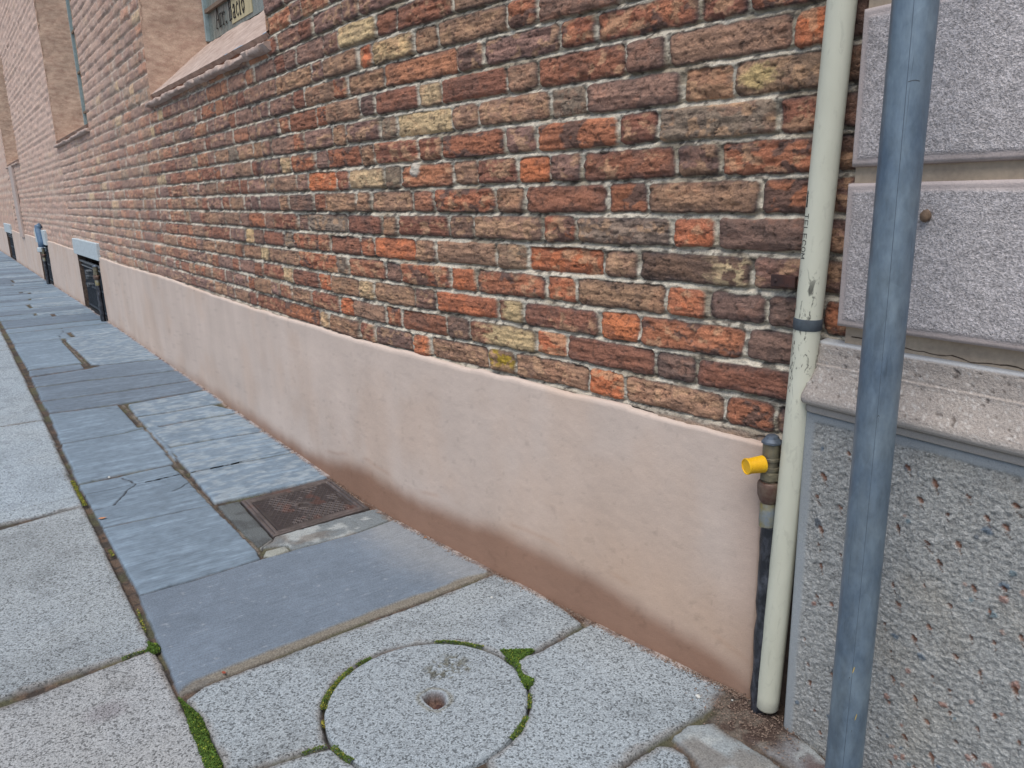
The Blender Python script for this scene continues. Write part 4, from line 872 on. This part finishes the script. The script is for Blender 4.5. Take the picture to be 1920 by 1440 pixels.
MB().lathe([(.008, .008), (.022, .008), (.022, .011)], o_, ax, 20).build('valve_branch', M['brass'], gr, True, 30)
yc = MB().lathe([(.018, .0172), (.0185, .0182), (.030, .0176), (.052, .0160), (.0535, .0172), (.058, .0172), (.0585, .0168), (.0585, .0148), (.0570, .0144), (.0570, .001)], o_, ax, 40).build('yellow_plug', M['yellow'], gr, True, 30)
rib = MB(); side_ = ax.cross(Vector((0, 0, 1))).normalized(); upv = side_.cross(ax)
for k in range(-3, 4):
    hw = math.sqrt(.0135**2-(k*.0036)**2)
    p = o_+ax*.0572+upv*(k*.0036); a1, b1 = p-side_*hw*.8+upv*rnd.uniform(-.001, .001), p+side_*hw*.7
    if k in (-1, 2): b1 = p+side_*.001
    rib.poly([a1-upv*.0006, b1-upv*.0006, b1+upv*.0006+ax*.0006, a1+upv*.0006+ax*.0006])
rib.build('moulded_ribs', mat('yellow_shade', srgb(196, 146, 20), .5), yc)
r2 = riser(-8.60, 1.19, .555, 'black gas riser in front of the nearest cellar opening'); r2.scale = (2.2, 1.3, 1)
r3 = riser(-13.25, 1.19, .54, 'black gas riser under the blue pipe at the middle cellar opening'); r3.scale = (2.6, 1.4, 1)
hk = MB()
for zz in (.49, .44, .36): hk.box((-8.69, 1.165, zz), (.06, .03, .012)).box((-8.72, 1.16, zz-.015), (.012, .03, .04))
hk.build('pipe_clip', M['ironl'], r2)
bp = empty('blue_pipe', (-13.42, 1.19, .53)); tag(bp, 'blue grey pipe rising over the lintel of the middle cellar opening', 'pipe')
MB().tube([(-13.28, 1.19, .53), (-13.30, 1.19, .62), (-13.36, 1.185, .78), (-13.38, 1.185, .83), (-13.36, 1.22, .845)], [.05, .045, .045, .045, .045], 14).build('pipe_body', m_noise('blue_paint', srgb(76, 104, 134), srgb(92, 118, 144), 10, .5), bp, True)
MB().lathe([(0, .05), (.01, .065), (.06, .065), (.07, .05)], (-13.28, 1.185, .47)).build('coupling', M['lintel'], bp, True, 40)

# ------------------------------------------------------------ round granite cover
th = np.linspace(0, 2*np.pi, 300); rr_ = np.concatenate([np.linspace(0, .226, 86), np.linspace(.2285, .2355, 5), [.236, .236]])
TH, RR = np.meshgrid(th, rr_); edge = .006*(fbm(np.cos(TH)*4+8, np.sin(TH)*4+8, 91)-.5)
R2 = RR*(1+edge*3); X = CC[0]+R2*np.cos(TH); Y = CC[1]+R2*np.sin(TH)
Z = .001+(fbm(X*60, Y*60, 21, 3)-.5)*.0022-.005*np.exp(-np.maximum(.236-RR, 0)/.004)+(fbm(X*5, Y*5, 22)-.5)*.002
Z[-1] = -.04
hc = ground(815, 1312); ex = np.hypot((X-hc[0])*.85, (Y-hc[1])*1.0)+(fbm(X*50, Y*50, 95, 3)-.5)*.014
Z -= .030*ss(.028, .018, ex)
cp = ground(842, 1250); ch = ss(.062, .035, np.hypot((X-cp[0])*1.0, (Y-cp[1])*.9)+(fbm(X*45, Y*45, 96, 3)-.5)*.03)
Z -= ch*.0045*ss(.35, .65, fbm(X*130, Y*130, 97, 3))
Col = np.broadcast_to(srgb(148, 158, 165), X.shape+(3,))*(1+.12*(fbm(X*5, Y*5, 13)-.5))[..., None]
Col = mixc(Col, srgb(92, 92, 80)+0*Col, ch*.85*ss(.4, .6, fbm(X*130, Y*130, 97, 3)))
Col = mixc(Col, srgb(94, 74, 66)+0*Col, ss(.030, .020, ex)); Col = mixc(Col, srgb(120, 118, 104)+0*Col, ss(.045, .034, ex)*ss(.028, .036, ex)*.7)
cg = GM(); cg.grid(np.stack([X, Y, Z], -1)[:, ::-1], Col=Col[:, ::-1], gran=np.ascontiguousarray((1-ss(.034, .026, ex))[:, ::-1]), lus=np.zeros(X.shape))
co = empty('manhole_cover', (CC[0], CC[1], 0)); tag(co, 'round granite manhole cover with moss in the ring joint and a lifting hole', 'manhole cover')
link('granite_disc', cg.mesh('granite_disc'), M['pave'], co, True)
MB().box((hc[0]+.004, hc[1], -.028), (.012, .036, .010), .5, .002).build('lifting_bar', M['rust'], co)

# ------------------------------------------------------------ cast iron drain cover
dc = empty('drain_cover', tuple(DRN.mean(0))+(0,)); tag(dc, 'rusty cast iron drain cover with diamond pattern beside the plaster foot', 'drain cover')
M['cast'] = mat('cast_iron', rough=.55, metal=.2); _n = NT(M['cast']); _f = _n.noise(60, 4, .7); _n.base(_n.mulc(_n.attr('Col'), _n.rng(_f, .3, .7, .7, 1.3))); _n.rough(_n.rng(_f, .3, .7, .45, .7)); _n.bump(_f, .0008, .8)
ex_ = (DRN[3]-DRN[0]+DRN[2]-DRN[1])/2; ey_ = (DRN[1]-DRN[0]+DRN[2]-DRN[3])/2
lx_, ly_ = np.linalg.norm(ex_), np.linalg.norm(ey_); ex_ /= lx_; ey_ /= ly_; dcc = DRN.mean(0)
def drain_grid(hx, hy, fn, name, st=.0022):
    u = np.arange(-hx, hx+st*.5, st); v = np.arange(-hy, hy+st*.5, st); U, V = np.meshgrid(u, v)
    Zd = fn(U, V); X = dcc[0]+ex_[0]*U+ey_[0]*V; Y = dcc[1]+ex_[1]*U+ey_[1]*V
    Zd[0] = Zd[-1] = -.03; Zd[:, 0] = Zd[:, -1] = -.03
    hgt = ss(-.0055, -.0025, Zd); Cd = mixc(np.broadcast_to(srgb(56, 50, 50), Zd.shape+(3,)), srgb(100, 92, 90)+np.zeros(Zd.shape+(3,)), hgt*.9)
    Cd = mixc(Cd, srgb(70, 64, 62)+0*Cd, ss(.5, .65, fbm(U*12, V*12, 19))*.6); Cd = mixc(Cd, srgb(110, 66, 50)+0*Cd, ss(.64, .76, fbm(U*16, V*16, 29))*.3)
    gm = GM(); gm.grid(np.stack([X, Y, Zd], -1), Col=Cd); return link(name, gm.mesh(name), M['cast'], dc, True)
hx, hy = lx_/2, ly_/2; ix, iy = hx-.042, hy-.034
def frame_f(U, V):
    e = np.maximum(abs(U)-hx, abs(V)-hy); z = -.002-.003*(e > -.004)
    z = np.where((e < -.016) & (e > -.020), -.007, z); inn = np.maximum(abs(U)-ix-.003, abs(V)-iy-.003)
    return np.where(inn < 0, -.028, z+.0)+(fbm(U*60, V*60, 7)-.5)*.0012
def lid_f(U, V):
    e = np.maximum(abs(U)-ix, abs(V)-iy); p = .021
    a = (U*.62+V)/p; b = (U*.62-V)/p; da = abs(a-np.round(a)); db = abs(b-np.round(b)); ridge = np.maximum(ss(.15, .06, da), ss(.15, .06, db))
    inside = ss(-.016, -.020, e); rim = ss(-.012, -.008, e)
    z = -.0065+.0045*ridge*inside+.003*rim+(fbm(U*70, V*70, 8)-.5)*.0012
    rc_ = np.hypot(U, V); z = np.where(rc_ < .034, -.0015, z); z = np.where(rc_ < .022, -.014, z)
    dirt = ss(.5, .62, fbm(U*14, V*14, 9)+.15*ss(iy*.3, iy, -V)); return z*(1-dirt*.7)+(-.0055)*dirt*.7
drain_grid(hx, hy, frame_f, 'frame', .0025); drain_grid(ix, iy, lid_f, 'lid', .0020)
gm = MB().lathe([(-.013, .019), (-.0105, .017), (-.0095, .010), (-.009, .002)], (dcc[0], dcc[1], 0), seg=20).build('lifting_hole', m_noise('dirt_plug', srgb(120, 106, 76), srgb(100, 90, 78), 80, .9, 0, .002), dc, True)

# ------------------------------------------------------------ moss cushions in the joints
rm = np.random.RandomState(4); MV, MF, MC = [], [], []
def moss_leaf(x, y, z, s, col):
    n = len(MV); a = rm.uniform(0, 6.28); t = rm.uniform(.2, 1.1); d = np.array([math.cos(a)*math.cos(t), math.sin(a)*math.cos(t), math.sin(t)])*s*1.6
    w_ = np.array([-math.sin(a), math.cos(a), 0])*s*.5; p = np.array([x, y, z])
    MV.extend([p-w_*.6, p+w_*.6, p+d*.6+w_, p+d, p+d*.6-w_]); MF.append((n, n+1, n+2, n+3, n+4)); MC.extend([col]*5)
def moss_path(P, wid, dens, hgt=.004, yellow=.1):
    P = [np.array(p) for p in P]
    for a, b in zip(P, P[1:]):
        L = np.linalg.norm(b-a); e = (b-a)/L; n_ = np.array([-e[1], e[0]])
        for _ in range(int(L*dens*max(wid, .004)*2)):
            t = rm.uniform(0, L); q = rm.uniform(-1, 1); c = a+e*t; pch = float(fbm(np.array([c[0]*28]), np.array([c[1]*28]), 3)[0])
            wv = wid*(.5+1.0*pch); p = c+n_*wv*q; z = -.006+hgt*(1-q*q)*(.6+pch)
            g = rm.uniform(.7, 1.25); lobe = float(fbm(np.array([p[0]*120]), np.array([p[1]*120]), 8, 2)[0])
            col = (srgb(76, 98, 44) if rm.rand() > yellow else srgb(150, 144, 62))*g*(.6+.8*lobe)
            moss_leaf(p[0], p[1], z+.004*lobe, rm.uniform(.0012, .0026), col)
def moss_poly(P, dens, hgt=.008):
    P = np.array(P); lo, hi = P.min(0), P.max(0); n = int((hi-lo).prod()*dens)
    xs = rm.uniform(lo[0], hi[0], n); ys = rm.uniform(lo[1], hi[1], n); d = pdist(xs, ys, P)+(fbm(xs*70, ys*70, 12)-.5)*.008
    lb = fbm(xs*110, ys*110, 8, 2)
    for x, y, dd, l in zip(xs, ys, d, lb):
        if dd < 0: continue
        col = (srgb(74, 100, 42) if rm.rand() > .06 else srgb(140, 150, 60))*rm.uniform(.7, 1.25)*(.6+.8*l)
        moss_leaf(x, y, -.006+min(dd*1.2, hgt)+.005*l, rm.uniform(.0013, .0028), col)
G_ = ground
moss_poly(px((333, 1305), (350, 1318), (377, 1343), (395, 1387), (420, 1444), (440, 1500), (410, 1500), (386, 1444), (362, 1387), (348, 1340)), 900000)
moss_poly(px((276, 1203), (297, 1208), (300, 1220), (288, 1226), (274, 1222)), 900000, .006)
moss_path([G_(275, 1219), G_(250, 1226), G_(228, 1236)], .006, 480000)
moss_path([G_(135, 900), G_(150, 930), G_(160, 948)], .007, 380000, .003, .5)
moss_path([G_(205, 1030), G_(212, 1042)], .005, 300000, .003, .5)
moss_path([G_(258, 1142), G_(272, 1185)], .004, 200000, .002, .4)
moss_path([G_(565, 1413), G_(590, 1404), G_(612, 1398)], .005, 450000)
moss_poly(px((935, 1219), (1005, 1217), (990, 1230), (976, 1243), (981, 1262), (1003, 1275), (1005, 1290), (985, 1292), (972, 1272), (968, 1253), (950, 1240)), 900000, .007)
def ring(a0, a1, wid, dens, ye=.1):
    q = [CC+.241*np.array([math.cos(t), math.sin(t)]) for t in np.linspace(a0, a1, 8)]; moss_path(q, wid, dens, .005, ye)
def ang(x, y): d = G_(x, y)-CC; return math.atan2(d[1], d[0])
def ring_px(p, q, wid, dens, ye=.1):
    a, b = ang(*p), ang(*q)
    if b-a > math.pi: b -= 2*math.pi
    if a-b > math.pi: b += 2*math.pi
    ring(a, b, wid, dens, ye)
ring_px((612, 1330), (665, 1255), .009, 480000, .25); ring_px((672, 1250), (700, 1236), .008, 480000); ring_px((815, 1206), (905, 1215), .008, 520000)
ring_px((1003, 1300), (1003, 1330), .005, 450000, .2); ring_px((998, 1345), (972, 1392), .009, 520000); ring_px((632, 1398), (665, 1424), .009, 520000); ring_px((612, 1350), (614, 1362), .004, 300000, .9)
me = bpy.data.meshes.new('moss'); me.from_pydata([tuple(v) for v in MV], [], MF)
at = me.attributes.new('Col', 'FLOAT_COLOR', 'POINT'); at.data.foreach_set('color', np.concatenate([np.array(MC), np.ones((len(MC), 1))], 1).astype(np.float32).ravel())
mm = mat('moss_leaf', rough=.8, spec=.2); n = NT(mm); n.base(n.attr('Col'))
tag(link('moss', me, mm), 'green moss growing in the paving joints', 'moss', kind='stuff')

# ------------------------------------------------------------ small things lying about
M['leaf'] = mat('dry_leaf', srgb(184, 130, 92), .8)
M['pebble'] = m_noise('pebble', srgb(206, 208, 204), srgb(180, 180, 176), 80, .7)
def leaf(x, y, s, a, label):
    b = MB(); pts = [(-1, 0, .1), (-.5, .42, .25), (.1, .5, .15), (.7, .25, .2), (1.1, 0, .5), (.6, -.3, .25), (0, -.45, .1), (-.6, -.35, .2)]
    cx = b.b.verts.new((x, y, .003)); vs = [b.b.verts.new((x+s*(p[0]*math.cos(a)-p[1]*math.sin(a)), y+s*(p[0]*math.sin(a)+p[1]*math.cos(a)), .002+s*p[2]*.6)) for p in pts]
    for i in range(len(vs)): b.b.faces.new((cx, vs[i], vs[(i+1) % len(vs)]))
    o = b.build('fallen_leaf', M['leaf']); tag(o, label, 'leaf'); sd = o.modifiers.new('s', 'SOLIDIFY'); sd.thickness = .0006; return o
g1 = G_(192, 973); leaf(g1[0], g1[1], .015, 1.2, 'small dry orange leaf in the long joint beside the cracked slab')
for (a, b), an, lb in (((812, 1003), .4, 'small dry leaf lying where the smooth slab meets the damp plaster'), ((560, 823), 2.2, 'small dry leaf against the wall foot above the drain cover')):
    g1 = G_(a-14, b+6); leaf(g1[0], g1[1], .007, an, lb)
g1 = G_(420, 1263); o = leaf(g1[0], g1[1], .008, .3, 'tiny red brown leaf on the chipped edge of the smooth slab'); o.data.materials.clear(); o.data.materials.append(mat('red_leaf', srgb(140, 70, 50), .8))
def pebble(x, y, z, s, label, m='pebble', sq=.6):
    b = MB(); bmesh.ops.create_icosphere(b.b, subdivisions=3, radius=1)
    for v in b.b.verts:
        k = 1+.35*(float(fbm(np.array([v.co.x*1.3+x*50+9]), np.array([v.co.y*1.3+v.co.z+y*50+9]), 5)[0])-.5)*2
        v.co = Vector((x+v.co.x*s*k, y+v.co.y*s*k*.8, z+v.co.z*s*k*sq))
    o = b.build('pebble', M[m], None, True); tag(o, label, 'pebble', None); return o
M['brownp'] = m_noise('brown_lump', srgb(126, 104, 84), srgb(98, 80, 66), 90, .7)
for (a, b), s, lb in (((1309, 1308), .0062, 'white pebble on the granite slab near the cream conduit'), ((922, 1122), .004, 'white chip on the granite slab below the plaster foot'),
                      ((205, 896), .006, 'pale chip in the dark joint above the cracked slab'), ((1373, 1315), .003, 'tiny white pebble in the dirt at the foot of the conduit')):
    g1 = G_(a, b); pebble(g1[0], g1[1], .003, s, lb)
g1 = G_(452, 772); pebble(g1[0], g1[1], .004, .008, 'small dark twig clump on the slab close to the plaster foot', 'rust', .4)
g1 = G_(1263, 1242); pebble(g1[0], g1[1], .003, .0045, 'brown pebble on the granite slab beside the damp plaster', 'brownp')
s0 = sp(.196, B0+.004, 1.096); pebble(float(s0[0]), float(s0[1]), 1.096, .0085, 'small brown lump stuck on the stone wall right of the pole', 'brownp', 1.25)
# grit in the corner, uncountable
gv = []; gf = []
for i in range(1500):
    x = rm.normal(-.90, .06); y = rm.normal(1.285, .035)
    if y > Yw(x)-.004 or y > SG[1]-.003 and x > SG[0]: continue
    s = rm.uniform(.0006, .0022); n_ = len(gv); q = rm.normal(size=(4, 3))*s
    gv.extend([(x+a[0], y+a[1], .0015+abs(a[2])) for a in q]); gf.extend([(n_, n_+1, n_+2), (n_, n_+1, n_+3), (n_, n_+2, n_+3), (n_+1, n_+2, n_+3)])
for i in range(4200):  # crumbs along the foot of the wall
    x = -.95-rm.exponential(1.1); y = Yw(x)-abs(rm.normal(0, .010))-.003; s = rm.uniform(.0006, .0024); n_ = len(gv); q = rm.normal(size=(4, 3))*s
    gv.extend([(x+a[0], y+a[1], .001+abs(a[2])) for a in q]); gf.extend([(n_, n_+1, n_+2), (n_, n_+1, n_+3), (n_, n_+2, n_+3), (n_+1, n_+2, n_+3)])
me = bpy.data.meshes.new('grit'); me.from_pydata(gv, [], gf)
tag(link('grit', me, m_noise('grit', srgb(150, 132, 118), srgb(92, 74, 66), 300, .9)), 'fine grit and crumbs swept into the corner and along the wall', 'grit', kind='stuff')
# scratched letters on one brick
zc = 1.335; sc_ = MB()
SR = [((0, 0), (0, 1)), ((0, 1), (.5, .85)), ((.5, .85), (.1, .5)), ((.1, .5), (.6, 0)), ((.9, .1), (.85, .45)), ((.85, .45), (1.2, .4)), ((1.2, .4), (1.15, .05)), ((1.15, .05), (.9, .1)), ((1.5, .25), (1.85, .35)), ((1.85, .35), (1.7, .55)), ((1.7, .55), (1.5, .3)), ((1.5, .3), (1.6, .0)), ((1.6, 0), (1.9, .1)), ((2.9, 0), (2.7, .5)), ((2.7, .5), (3.0, 1))]
x0 = wall_x(1056, zc)
for (a, b), (c, d) in SR:
    p0 = np.array([x0+a*.02, zc-.008+b*.022]); p1 = np.array([x0+c*.02, zc-.008+d*.022]); e = p1-p0; n_ = np.array([-e[1], e[0]])/np.linalg.norm(e)*.0006
    sc_.poly([(float(q[0]), float(Yw(q[0]))+.004, float(q[1])) for q in (p0-n_, p1-n_, p1+n_, p0+n_)])
sc_.build('scratched_letters', mat('scratch', srgb(70, 50, 44), .9), bb)
